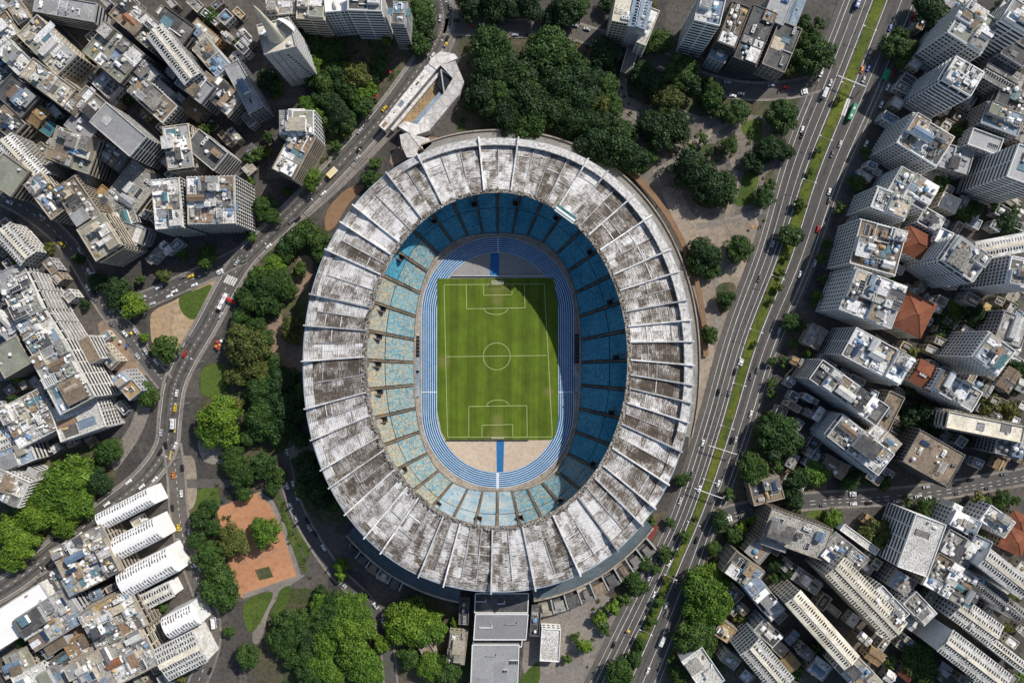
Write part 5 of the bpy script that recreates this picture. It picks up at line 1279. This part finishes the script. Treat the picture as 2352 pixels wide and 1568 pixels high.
NOM={'s':3.2,'m':6.5,'l':11.5}; TH={'s':2.0,'m':3.0,'l':4.2}
HUE={'leafD':'dark green','leafM':'green','leafB':'bright green','leafO':'olive green','leafR':'red-flowering','leafP':'purple-flowering'}
ANT=[(1120,20,'in the wood on the top edge'),(1290,25,'on the top edge above the park road'),(1130,130,'at the top left of the north grove'),(1265,110,'below the park road in the north grove'),(1120,230,'at the left of the north grove'),(1220,230,'in the middle of the north grove'),(1330,200,'at the right of the north grove'),(1300,290,'at the foot of the north grove'),(1430,350,'against the stadium in the north grove'),(1500,190,'by the footbridge path'),(1580,180,'below the dark sheds by the curving road'),(1530,280,'in the clump right of the north grove'),(1660,250,'near the curving road, upper plaza'),(1650,335,'on the plaza, upper part'),(1630,420,'in the big plaza clump'),(1780,310,'at the corner of plaza and avenue'),(1745,410,'by the narrow plaza lawn'),(1650,600,'on the sandy plaza'),(1650,720,'at the plaza foot by the avenue'),(1860,70,'left of the avenue, top edge'),(2100,70,'right of the avenue, top edge'),(2220,340,'behind the white finned towers'),(1890,520,'along the avenue, middle'),(2190,470,'beside the scrap roofs, right'),(2190,740,'beside the largest red roof'),(2310,700,'in the gardens at the right edge'),(2310,510,'at the right edge above the red roofs'),(2300,920,'at the right edge above the cream slab'),(2110,960,'in the shaded garden below the red roofs'),(1790,990,'beside the avenue above the shaded garden'),(1850,1120,'in the shaded garden by the dark street'),(1780,860,'right of the avenue by the long dark roof'),(2200,1160,'along the dark right-hand street'),(1690,1150,'where the dark street meets the avenue'),(1560,1110,'between stadium and avenue, south-east'),(1530,1220,'on the verge south-east of the stadium'),(1460,1340,'on the lower verge by the annex'),(1390,1430,'on the verge right of the entrance hall'),(1320,1500,'on the paved forecourt'),(1440,1540,'on the verge at the bottom edge'),(1510,1400,'along the lower median'),(1625,1370,'in the big clump right of the lower avenue'),(1600,1480,'right of the avenue near the bottom'),(1790,1290,'beside the weathered white house'),(1960,1200,'around the olive tree, lower right'),(2100,1530,'among the halls, bottom right'),(605,480,'beside the road left of the stadium'),(690,560,'in the hedge row above the reddish path'),(620,640,'in the hedge row left of the reddish path'),(670,760,'between reddish path and stadium'),(565,800,'in the olive grove left of the stadium'),(630,930,'in the dark grove left of the stadium'),(500,970,'in the bright clump by the junction'),(580,1080,'below the dark grove left of the stadium'),(720,1090,'against the stadium, south-west'),(375,790,'on the ochre dirt island'),(330,920,'at the left junction'),(150,1110,'in the great canopy at left'),(60,1220,'in the canopy at the left edge'),(480,1230,'left of the terracotta court'),(580,1230,'on the terracotta court'),(500,1360,'below-left of the terracotta court'),(690,1250,'right of the terracotta court'),(780,1310,'on the lane below the stadium'),(770,1410,'at the top of the south-west wood'),(680,1450,'at the left of the south-west wood'),(810,1490,'at the right of the south-west wood'),(720,1540,'at the foot of the south-west wood'),(960,1430,'in the bright clump south of the stadium'),(980,1530,'at the bottom edge left of entrance hall'),(550,1480,'by the lane near the bottom left'),(720,110,'in the grove right of the spired tower'),(800,120,'below the corrugated slab'),(760,230,'in the grove beside the north-west road'),(850,170,'where the north-west road bends'),(960,60,'in the wood left of the road, top'),(780,320,'along the road above the stadium'),(880,380,'between road and stadium roof'),(610,200,'around the spired tower base'),(590,340,'left of the white ruined roofs'),(270,190,'in the green gap of the upper left rows'),(480,60,'by the dark roofs, top left'),(300,240,'in the alley of the upper left rows'),(540,290,'among the upper left rows, right end'),(100,140,'between roofs near the left edge'),(450,590,'below the big square white tower'),(250,670,'in the shaded street bend at left')]
TQ=[]
def tree(px,py,r,mk): TQ.append((px,py,r,mk))
def grow(px,py,r,mk,kind='broadleaf_tree',lab=None):
    rm=r*S*1.13; sz='s' if rm<4.4 else 'm' if rm<8.6 else 'l'
    hc=TH[sz]+rm*.45; x,y=W(px,py,hc); rm*=(1-hc/H); sc=rm/NOM[sz]*RT.uniform(.98,1.1)
    root=empty('shrub' if r<11 else kind,(x,y,0),RT.uniform(0,TAU))
    st_=TH[sz]*(.7+.3*sc)
    link('trunk',TR[sz],root,(0,0,0),0,(sc,sc,max(.8,st_/TR_H[sz])))
    link('crown',RT.choice(crowns(mk)[sz]),root,(0,0,st_),RT.uniform(0,TAU),(sc*RT.uniform(.86,1.16),sc*RT.uniform(.86,1.16),sc*RT.uniform(.85,1.15)))
    szn='small' if r<17 else 'large' if r>=38 else 'medium'
    if lab: root['label']=lab; root['category']='tree'; return root
    d=f"{szn} {HUE[mk]} "+('shrub' if r<11 else 'tree')
    reg(root,d,'shrub' if r<11 else 'tree',nearest(ANT,px,py),px,py)
    return root
TR_H={'s':2.0,'m':3.2,'l':4.8}
TD={'leafD':"""1080 15 30 1130 12 35 1170 15 28 1215 10 30 1300 25 38 1265 40 22 1110 165 35 1150 150 40 1105 215 40 1195 180 42 1200 225 42 1245 240 45 1165 268 38 1290 190 45 1280 250 42 1335 225 45 1320 280 40 1375 285 35 1405 330 48 1360 330 38 1440 358 40 1345 185 38 1120 255 25 1476 170 32 1498 190 25 1583 195 25 1525 310 35 1550 288 38 1500 285 35 1390 122 35 1590 390 48 1640 425 42 1613 590 42 1733 375 22 1765 345 30 1780 338 28 1808 350 18 2136 20 35 2150 50 25 1830 1100 24 2115 960 42 2140 985 25 1822 1140 25 1960 1090 18 718 1084 40 700 1066 28 728 1119 32 743 1146 22 270 662 25 225 647 22 182 597 14 262 698 16 2314 510 25 2240 725 26 713 1471 30 738 1356 14 1780 1290 18 1809 1316 18 763 237 28 778 265 30 788 187 28 613 180 20 225 1105 28 1665 446 26 655 980 28 640 880 35 650 930 40""",
'leafM':"""585 640 22 620 690 24 660 665 22 690 620 18 735 590 18 575 700 22 590 745 24 620 830 22 600 780 26 660 870 24 690 905 22 690 950 22 570 1005 18 530 1040 20 560 1130 18 640 1090 18 625 1120 16 700 1120 24 760 1160 18 690 1010 16 480 1165 16 455 1240 18 1606 362 10 1630 350 9 1655 405 11 1688 438 10 1700 258 10 1540 300 14 1770 425 12 1668 700 11 1890 640 12 1870 690 12 1838 750 13 1822 790 12 1800 830 12 1900 560 12 1930 480 13 1990 350 12 2240 480 18 2290 470 16 2230 340 15 2270 350 14 2170 600 12 2330 480 18 2190 790 14 2090 900 14 2330 890 18 1950 1110 18 1990 1100 16 2030 1110 16 1690 1230 18 1640 1260 16 1700 1260 16 1660 1300 18 1830 1170 12 2080 1150 12 2140 1150 10 2270 1150 12 2330 1150 12 770 160 24 800 215 24 725 180 22 740 225 22 870 150 18 880 130 16 1425 300 26 1410 245 22 1455 305 20 1330 10 24 1130 112 45 1265 113 48 1225 260 35 1330 155 33 1390 198 33 1150 215 42 1220 285 33 1460 372 24 1490 360 20 1085 232 20 1523 185 14 1568 162 38 1513 95 30 1636 228 24 1636 198 20 1650 258 16 1696 255 28 1616 320 12 1586 338 11 1674 335 19 1668 420 18 1752 455 22 1633 625 20 1698 572 28 1668 685 20 1631 770 18 1800 265 38 1872 125 42 1862 95 24 1880 58 14 1848 55 18 2064 110 32 2066 80 20 2214 307 28 2136 375 13 2300 20 20 2157 418 23 2210 480 25 1968 420 20 1815 540 25 1833 470 13 1886 590 13 1820 740 20 2174 735 24 2156 770 15 2320 705 16 2340 848 20 2070 970 20 1790 1000 44 1776 978 32 1774 830 11 1774 877 12 1772 905 10 2121 1165 18 2189 1162 12 2300 1145 18 1733 1076 32 1750 1096 18 1673 1135 15 1568 1104 18 1656 1196 20 1538 1198 12 1493 1195 14 1528 1263 13 1528 1283 12 1506 1306 12 1573 1236 12 1476 1290 18 1451 1331 22 1458 1347 16 1480 1348 13 1431 1376 16 1388 1443 13 1596 1468 42 1616 1486 28 1498 1426 12 1516 1381 12 1473 1473 13 1456 1511 17 1423 1548 28 1563 1551 24 1546 1511 13 1301 1513 12 1321 1463 9 2114 1518 36 2126 1550 32 2044 1521 16 605 475 28 625 497 18 705 532 25 728 547 24 683 549 24 663 563 24 728 569 20 653 585 20 638 655 35 613 662 32 603 692 26 633 704 18 640 1000 20 600 900 42 610 960 42 590 990 24 540 1060 28 560 1090 28 600 1070 30 610 1072 20 380 799 26 335 907 24 250 1034 28 537 1072 24 462 1191 24 490 1211 18 480 1276 30 500 1346 44 512 1366 30 567 1506 30 527 1448 14 738 1426 30 663 1438 33 688 1426 28 650 1471 30 713 1496 28 675 1513 24 708 1546 33 763 1393 33 1025 1541 30 938 1511 22 700 75 20 723 115 24 763 112 28 750 190 26 858 170 18 835 245 22 763 284 20 795 280 20 773 335 12 963 25 34 978 57 27 950 82 27 968 105 20 488 40 20 270 207 15 295 230 13 268 172 12 480 295 15 575 362 15 472 592 20 478 572 13 422 587 14 322 642 12 577 540 14 595 357 16 853 412 20 865 377 15 562 680 22 552 725 18 638 200 15""",
'leafB':"""720 150 22 745 140 18 835 210 20 815 230 18 850 195 16 705 240 18 730 265 16 1626 1358 48 1634 1335 38 1606 1396 34 1650 1392 32 150 1098 48 190 1092 28 110 1140 42 170 1150 42 95 1180 38 145 1192 32 150 1216 22 25 1222 38 42 1250 42 20 1286 28 80 1172 36 505 955 44 490 990 33 525 1000 24 800 1398 33 825 1415 33 775 1438 38 813 1446 42 750 1476 33 813 1490 42 825 1522 42 850 1546 33 800 1527 28 738 1533 33 763 1551 28 938 1426 42 963 1446 38 920 1446 32 988 1426 28 998 1448 26 783 1296 17 785 1318 13 1043 1428 11 878 1476 20 988 1533 30 305 700 26 332 775 10 713 410 20 1341 1483 17 1378 1416 16 1408 1393 16 1874 1087 26 1914 1191 19 608 1221 33 735 1392 22 630 610 24 603 632 22 1726 1196 11""",
'leafO':"""2017 1230 36 565 798 48 550 770 33 590 842 33 548 862 28 1538 232 35 1380 240 26 535 1241 34 670 750 21 665 767 18 680 777 16 820 172 30 858 140 14 2244 1146 16 2275 930 23 2315 945 23 545 927 16 375 632 17 82 147 11 205 130 10 795 308 11 542 100 12""",
'leafR':"1543 342 7","leafP":"1688 1406 9 1676 1392 7"}
nT=0
for mk,s in TD.items():
    v=list(map(float,s.split()))
    for i in range(0,len(v),3): tree(v[i]+RT.uniform(-1,1),v[i+1]+RT.uniform(-1,1),v[i+2],mk); nT+=1
for px,py in TREESPOTS: tree(px,py,RT.uniform(9,17),RT.choice(['leafM','leafM','leafD','leafO','leafB']))
print('trees',nT)
# bushes along the avenue median
for i,(x,y,r) in enumerate(((1926,228,9),(1880,345,8),(1862,395,7),(1840,470,12),(1809,590,8),(1796,625,8),(1788,660,9),(1772,690,7),(1735,790,6),(1600,1190,6),(1570,1226,9),(1552,1270,9),(1530,1330,10),(1520,1362,9),(1502,1402,9),(1488,1440,9),(1470,1490,9),(1451,1530,9))):
    tree(x,y,r,'leafM' if i%3 else 'leafO')
TQ.sort(key=lambda q:-q[2]); big=[q for q in TQ if q[2]>=11]; small=[q for q in TQ if q[2]<11]
for q in big[:296]+small: grow(*q)
mb=MB(); MI={}
for px,py,r,mk in big[296:]:
    rm=r*S*1.13; hc=2+rm*.45; x,y=W(px,py,hc); sc=rm*(1-hc/H)/3.2; me=RT.choice(crowns(mk)['s']); a=RT.uniform(0,TAU); c_,s_=math.cos(a),math.sin(a)
    mi=MI.setdefault(mk,len(MI)); b=len(mb.v); zz=1.6*sc+.4
    mb.v+=[(x+(v.co.x*c_-v.co.y*s_)*sc,y+(v.co.x*s_+v.co.y*c_)*sc,zz+v.co.z*sc) for v in me.vertices]
    mb.f+=[tuple(b+i for i in p.vertices) for p in me.polygons]; mb.m+=[mi]*len(me.polygons)
    mb.tube((x,y,0),(x,y,zz+sc),.16*sc,.1*sc,6,m=9)
ms=[None]*10
for k_,v_ in MI.items(): ms[v_]=M[k_]
ms=[m_ or M['bark'] for m_ in ms]
if mb.v: o=mb.build('small_trees',ms); o['kind']='stuff'; o['label']='small street and garden trees scattered between the larger ones'; o['category']='trees'
print('big',len(big),'small',len(small))
def bushes(name,n,poly,mat,lab):
    mb=MB(); k=0
    x0,x1=min(p[0] for p in poly),max(p[0] for p in poly); y0,y1=min(p[1] for p in poly),max(p[1] for p in poly)
    while k<n:
        px,py=RT.uniform(x0,x1),RT.uniform(y0,y1); k+=1
        if not inpoly(px,py,poly): continue
        X,Y=W(px,py,.5); r=RT.uniform(.5,1.5)
        for _ in range(26):
            a=RT.uniform(0,TAU); d=r*math.sqrt(RT.random()); c=Vector((X+d*math.cos(a),Y+d*math.sin(a),RT.uniform(.2,1.1)*r*1.1))
            n_=Vector((RT.uniform(-.6,.6),RT.uniform(-.6,.6),1)).normalized(); u=n_.orthogonal().normalized()*RT.uniform(.25,.5); w=n_.cross(u)
            mb.face([c-u,c-w,c+u,c+w])
    o=mb.build(name,M[mat]); o['label']=lab; o['category']='ground cover'; o['kind']='stuff'
for n,poly,mt,lab in ((170,[(1060,100),(1400,100),(1500,330),(1430,380),(1180,300),(1060,290)],'leafD','undergrowth beneath the grove north of the stadium'),(120,[(700,80),(900,70),(930,130),(830,320),(740,400),(740,200)],'leafM','undergrowth beside the north-west road grove'),(130,[(540,600),(740,520),(700,640),(600,700),(640,860),(690,1000),(520,1100),(480,1000),(540,760)],'leafM','undergrowth beneath the groves left of the stadium'),(130,[(600,1410),(860,1390),(880,1568),(640,1568)],'leafM','undergrowth beneath the south-west wood'),(110,[(1480,1200),(1560,1190),(1500,1340),(1420,1440),(1360,1568),(1240,1568),(1330,1440)],'leafO','scrub on the verge between annex and lower avenue'),(80,[(1640,1200),(1780,1210),(1690,1400),(1560,1568),(1540,1540),(1620,1330)],'leafD','scrub right of the lower avenue'),(70,[(500,1110),(540,1120),(540,1370),(470,1400),(450,1200)],'leafM','scrub left of the terracotta court'),(60,[(645,1130),(700,1270),(720,1330),(690,1330),(650,1200)],'leafO','hedge strip right of the terracotta court'),(70,[(1560,180),(1830,250),(1800,420),(1740,560),(1690,420),(1560,300)],'leafO','low planting on the plaza right of the north grove'),(60,[(1750,940),(1900,1060),(1900,1140),(1700,1160)],'leafD','shaded garden plants by the dark right-hand street')):
    bushes('undergrowth',n,poly,mt,lab)

# ------------------------------------------------------------------ cars, lamps, stalls
RC=random.Random(5)
PAINT={'white':(.75,.75,.75),'silver':(.45,.46,.48),'black':(.02,.02,.022),'red':(.45,.03,.02),'blue':(.03,.09,.3),'yellow':(.65,.45,.03),'grey':(.15,.15,.16),'green':(.02,.25,.12),'orange':(.6,.2,.03),'maroon':(.18,.035,.03)}
CARM={}
def car_mesh(col,kind='car'):
    if (col,kind) in CARM: return CARM[(col,kind)]
    pm=plain(f'{col}_vehicle_paint',PAINT[col],rough=.3,var=.05); mb=MB()
    if kind=='car':
        for (z0,z1,l0,l1,w0,w1,m,ox) in ((.3,.85,4.3,4.35,1.74,1.8,0,0),(.85,1.0,4.3,4.0,1.78,1.66,0,0),(1.0,1.42,2.7,1.75,1.6,1.3,1,-.25),(1.42,1.5,1.75,1.6,1.32,1.22,0,-.25)):
            b=len(mb.v)
            for z,l,w in ((z0,l0,w0),(z1,l1,w1)): mb.v+=[(ox-l/2,-w/2,z),(ox+l/2,-w/2,z),(ox+l/2,w/2,z),(ox-l/2,w/2,z)]
            for q in ((4,5,6,7),(0,1,5,4),(1,2,6,5),(2,3,7,6),(3,0,4,7)): mb.f.append(tuple(b+i for i in q)); mb.m.append(m)
        wh=((-1.35,.32),(1.35,.32))
    else:
        L_=11 if kind=='bus' else 6.5
        mb.box(0,0,1.75,L_,2.4,2.6); mb.box(0,0,2.2,L_+.04,2.44,.8,m=1); mb.box(0,0,3.12,L_-.3,2.1,.16); mb.box(L_*.2,0,3.3,1.8,1.4,.25,m=3); mb.box(-L_*.25,0,3.3,1.8,1.4,.25,m=3)
        wh=((-L_*.33,.45),(L_*.33,.45))
    for x,r in wh:
        for y in (-.8,.8): mb.tube((x,y-.12,r),(x,y+.12,r),r,r,12,m=2)
    me=mb.mesh('car',[pm,M['glass'],M['D'],M['unit']]); CARM[(col,kind)]=me; return me
def car(px,py,dx,dy,col,road_,kind='car',z=.14):
    x,y=W(px,py,1); o=link('bus' if kind=='bus' else 'van' if kind=='van' else 'car',car_mesh(col,kind),None,(x,y,z),math.atan2(-dy,dx))
    reg(o,f'{col} {kind} on the',kind,road_,px,py,'vehicles on the '+road_)
for (x,y,c,k,side) in ((1879,526,'red','car',1),(1955,259,'green','bus',1),(2045,64,'blue','car',1),(1980,160,'orange','car',1),(1908,190,'white','car',-1),(1893,215,'white','van',-1),(1968,10,'blue','van',-1),(1843,310,'black','car',-1),(1930,330,'silver','car',1),(1905,440,'white','car',1),(1905,460,'grey','car',1),(1845,545,'black','car',1),(1775,560,'silver','car',-1),(1872,605,'white','car',1),(1838,630,'white','car',1),(1745,640,'grey','car',-1),(1790,760,'silver','car',1),(1700,830,'white','car',-1),(1704,832,'white','car',-1),(1740,850,'grey','car',1),(1725,950,'white','car',1),(1650,900,'black','car',-1),(1690,1010,'silver','car',1),(1590,1090,'grey','car',-1),(1650,1110,'white','car',1),(1562,1150,'silver','car',-1),(1600,1240,'black','car',1),(1520,1470,'white','van',1),(1480,1345,'grey','car',-1),(1530,1390,'silver','car',1),(1410,1480,'black','car',-1),(1488,1540,'white','car',1)):
    i=min(range(len(AV)-1),key=lambda j:abs(AV[j][1]-y)); d=(AV[i+1][0]-AV[i][0],AV[i+1][1]-AV[i][1])
    car(x,y,d[0]*-side,d[1]*-side,c,'wide avenue',k)
def along(line,name,lst):
    for u,off,c,k in lst:
        i=int(u*(len(line)-2)); p=offs(line,off)[i]; d=(line[i+1][0]-line[i][0],line[i+1][1]-line[i][1]); car(p[0],p[1],*d,c,name,k,.1)
RD=[r[0] for r in ROADS[1:]]
along(NWR,'curving north-west road',((.09,8,'silver','car'),(.16,-9,'white','car'),(.24,9,'yellow','car'),(.3,-8,'black','car'),(.36,12,'white','van'),(.42,-12,'grey','car'),(.5,10,'silver','car'),(.55,-10,'white','bus'),(.62,9,'red','car'),(.68,-8,'white','car'),(.705,-9,'yellow','car'),(.73,-10,'white','van'),(.78,8,'black','car'),(.83,-9,'white','car'),(.87,9,'white','car'),(.9,-8,'silver','car')))
along(RD[1],'shaded park road',((.15,6,'white','car'),(.3,-7,'yellow','car'),(.42,8,'silver','car'),(.55,-6,'white','car'),(.8,7,'white','car'),(.9,-6,'red','car'),(.95,8,'white','car')))
along(RD[2],'dark diagonal street',((.12,6,'white','car'),(.2,-8,'silver','car'),(.3,9,'yellow','car'),(.42,-8,'white','car'),(.5,8,'black','car'),(.6,-9,'white','car'),(.72,8,'white','car'),(.85,-8,'silver','car')))
along(RD[3],'shaded cross street',((.15,8,'white','car'),(.3,-8,'silver','car'),(.5,9,'white','car'),(.65,-8,'yellow','car'),(.8,8,'white','car')))
along(RD[4],'bottom-left road',((.15,7,'orange','car'),(.22,-8,'white','car'),(.35,7,'yellow','car'),(.5,-8,'white','car'),(.62,8,'silver','car'),(.75,-7,'white','van'),(.88,7,'black','car')))
along(RD[5],'lane round the stadium',((.15,5,'white','car'),(.35,-6,'silver','car'),(.55,5,'blue','car'),(.8,-5,'white','car')))
along(RD[6],'dark right-hand street',((.12,7,'white','car'),(.25,-7,'blue','car'),(.4,7,'white','car'),(.55,-7,'silver','car'),(.7,7,'white','car'),(.85,-8,'black','car')))
for i,(x,y) in enumerate(((2095,60),(2088,110),(2050,170),(2025,240),(2015,280),(1990,330),(1960,400),(2098,40),(2040,200),(1886,170))):
    car(x,y,-.45,1,['white','silver','red','white','grey','white','blue','red','white','white'][i],'service lane by the avenue')
def parked(line,name,off,step,pr):
    tot=0; nxt=step*.5
    for side in (-1,1):
        o=offs(line,side*off); d=0; nxt=RC.uniform(5,step)
        for a,b in zip(o,o[1:]):
            d+=math.hypot(b[0]-a[0],b[1]-a[1])
            if d>nxt:
                nxt=d+step*RC.uniform(.8,1.6)
                if RC.random()<pr and -5<a[0]<2357 and -5<a[1]<1573: car(a[0],a[1],(b[0]-a[0])*side,(b[1]-a[1])*side,RC.choice(['white','white','silver','silver','grey','black','black','grey','silver','white','grey']),name,'car',.1)
for k,(nm,off,pr) in enumerate((('curving north-west road',19,.4),('shaded park road',14,.55),('dark diagonal street',14,.8),('shaded cross street',14,.7),('bottom-left road',15,.6),('lane round the stadium',10,.5),('dark right-hand street',13,.7))): parked(RDL[k],nm,off,21,pr*.55)
for k in range(16):
    i=RC.randrange(2,len(AV)-3); s=RC.choice((-1,1)); u=i/(len(AV)-1); off=(lw(u)*RC.choice((.45,.8)) if s<0 else rw(u)*RC.choice((.32,.58,.86)))
    p=offs(AV,off)[i]; d=(AV[i+1][0]-AV[i][0],AV[i+1][1]-AV[i][1])
    if 0<p[1]<1568: car(p[0],p[1],d[0]*-s,d[1]*-s,RC.choice(['white','silver','grey','black','white','blue']),'wide avenue')
lamp=None
def street_lamp(px,py,dx,dy,cl,two=True):
    x,y=W(px,py,8); l=math.hypot(dx,dy); a=math.atan2(-dy,dx)
    r=empty('street_lamp',(x,y,.1),a); reg(r,'tall '+('two-armed' if two else 'single-armed')+' grey street lamp','street lamp',cl,px,py,'street lamps')
    if 'pole' not in LM:
        mb=MB(); mb.tube((0,0,0),(0,0,9),.16,.09,8); mb.tube((0,0,0),(0,0,.5),.28,.2,8); LM['pole']=mb.mesh('pole',M['gtrim'])
        mb=MB(); mb.tube((0,0,8.9),(3.4,0,9.5),.09,.07,6); LM['arm']=mb.mesh('arm',M['gtrim'])
        mb=MB(); mb.box(3.9,0,9.5,1.3,.45,.22); mb.box(3.9,0,9.36,.9,.35,.08,m=1); LM['head']=mb.mesh('lamp_head',[M['wtrim'],M['wtrim']])
    link('pole',LM['pole'],r)
    for k in ((0,math.pi) if two else (0,)): link('arm',LM['arm'],r,(0,0,0),k); link('lamp_head',LM['head'],r,(0,0,0),k)
LM={}
for k in range(17):
    i=int((k+.6)/17.2*(len(AV)-2)); p=AV[i]; d=(AV[i+1][0]-AV[i][0],AV[i+1][1]-AV[i][1])
    street_lamp(p[0],p[1],d[1],-d[0],'on the avenue median')
for k in range(12):
    i=int((k+.8)/12.6*(len(NWR)-2)); q=offs(NWR,-26)[i]; d=(NWR[i+1][0]-NWR[i][0],NWR[i+1][1]-NWR[i][1])
    street_lamp(q[0],q[1],-d[1],d[0],'beside the curving north-west road',False)
# overhead gantries across the avenue
for i,(py,lab) in enumerate(((208,'slim steel gantry over the avenue in the upper right'),(1040,'slim steel gantry over the avenue beside the lower stadium'),(1130,'slim steel gantry over the avenue where the dark street joins'))):
    j=min(range(len(AV)-1),key=lambda q:abs(AV[q][1]-py)); p=AV[j]; d=Vector((AV[j+1][0]-AV[j][0],AV[j+1][1]-AV[j][1])).normalized(); nx,ny=-d.y,d.x
    g=empty('sign_gantry',(*W(*p),0)); tag(g,lab,'gantry'); A,B=W(p[0]+nx*34,p[1]+ny*34),W(p[0]-nx*34,p[1]-ny*34); o=g.location
    for q in (A,B): mb=MB(); mb.tube((q[0]-o.x,q[1]-o.y,0),(q[0]-o.x,q[1]-o.y,6.6),.25,.2); mb.build('post',M['gtrim'],g)
    mb=MB()
    for z in (6,6.7): mb.tube((A[0]-o.x,A[1]-o.y,z),(B[0]-o.x,B[1]-o.y,z),.18,.18,6)
    mb.build('beam',M['wtrim'],g)
# coloured canopies and parasols
PAR={}
def parasol(px,py,c,cl):
    if c not in PAR:
        m=plain(f'{c}_canvas',PAINT[c],rough=.7); mb=MB(); mb.lathe([(1.05,2.2),(.75,2.4),(.06,2.7)],8); PAR[c]=mb.mesh('canopy',m)
        if 'pole' not in PAR: mb=MB(); mb.tube((0,0,0),(0,0,2.85),.05,.05,6); mb.lathe([(.35,0),(.35,.12),(.1,.16)],10); PAR['pole']=mb.mesh('pole',M['gtrim'])
    x,y=W(px,py,2.5); r=empty('parasol',(x,y,.02),RC.uniform(0,1)); link('canopy',PAR[c],r,(0,0,0)); link('pole',PAR['pole'],r)
    reg(r,f'{c} parasol','parasol',cl,px,py,'coloured parasols '+cl)
for x,y,c in ((497,785,'red'),(503,792,'orange'),(500,800,'red'),(507,783,'white'),(495,795,'orange')): parasol(x,y,c,'at the stall corner left of the stadium')
for x,y,c in ((235,790,'blue'),(250,800,'orange'),(262,805,'yellow'),(300,765,'yellow'),(275,785,'white'),(258,775,'green'),(290,795,'blue')): parasol(x,y,c,'in the market yard at left')
for x,y,c in ((1025,100,'yellow'),(1080,105,'orange'),(1083,58,'red'),(895,165,'red'),(865,220,'red'),(1325,105,'orange')): parasol(x,y,c,'beside the upper roads')
for x,y,c in ((1546,1495,'orange'),(1568,1405,'red'),(1444,1450,'yellow'),(1728,522,'orange'),(2080,70,'red')): parasol(x,y,c,'along the avenue verges')
for (x,y,l,w,a,c,lab) in ((762,396,26,14,-45,'yellow','yellow striped canopy beside the road above the stadium'),(525,688,34,8,28,'red','long red canopy over the lane mouth left of the stadium'),(2037,172,26,14,-60,'green','teal green canopy beside the avenue, upper right'),(1498,1222,34,16,-65,'maroon','dark red sheet-roofed kiosk between stadium and avenue')):
    X,Y=W(x,y,3); r=empty('market_canopy',(X,Y,0),-rad(a)); tag(r,lab,'canopy'); L_,W_=l*S,w*S
    mb=MB(); n=10
    for k in range(n):
        u0,u1=-L_/2+L_*k/n,-L_/2+L_*(k+1)/n
        mb.face([(u0,-W_/2,2.7),(u1,-W_/2,2.7),(u1,0,3.3),(u0,0,3.3)],k%2 if c=='yellow' else 0); mb.face([(u0,0,3.3),(u1,0,3.3),(u1,W_/2,2.7),(u0,W_/2,2.7)],k%2 if c=='yellow' else 0)
    mb.build('awning',[plain(f'{c}_awning',PAINT[c],rough=.7),M['wtrim']],r)
    mb=MB()
    for sx in (-1,1):
        for sy in (-1,1): mb.tube((sx*L_*.48,sy*W_*.45,0),(sx*L_*.48,sy*W_*.45,2.75),.08,.08,6)
    mb.build('post',M['gtrim'],r)
finish_labels(); trim_labels()

# ------------------------------------------------------------------ light, sky, camera
EL,AZ=40.0,45.0
w=bpy.data.worlds.new('World'); SC.world=w; w.use_nodes=True; t=w.node_tree
bg=t.nodes.get('Background') or t.nodes.new('ShaderNodeBackground')
sky=t.nodes.new('ShaderNodeTexSky'); sky.sky_type='NISHITA'; sky.sun_disc=False; sky.sun_elevation=rad(EL); sky.sun_rotation=rad(AZ)
t.links.new(sky.outputs[0],bg.inputs[0]); bg.inputs[1].default_value=.1
sd=bpy.data.lights.new('sun','SUN'); sd.energy=4.5; sd.angle=rad(.5); sd.color=(1,.95,.87)
so=bpy.data.objects.new('sun',sd); COL.objects.link(so)
dv=Vector((math.sin(rad(AZ))*math.cos(rad(EL)),math.cos(rad(AZ))*math.cos(rad(EL)),math.sin(rad(EL))))
so.rotation_euler=dv.to_track_quat('Z','Y').to_euler(); so.location=(0,0,300)
cd=bpy.data.cameras.new('camera'); cd.sensor_width=36; cd.lens=36*H/(2352*S); cd.clip_end=3000; cd.clip_start=1
co=bpy.data.objects.new('camera',cd); COL.objects.link(co); co.location=(0,0,H); SC.camera=co
SC.view_settings.view_transform='Standard'; SC.view_settings.look='None'; SC.view_settings.exposure=.15; SC.view_settings.gamma=1; SC.view_settings.use_curve_mapping=False
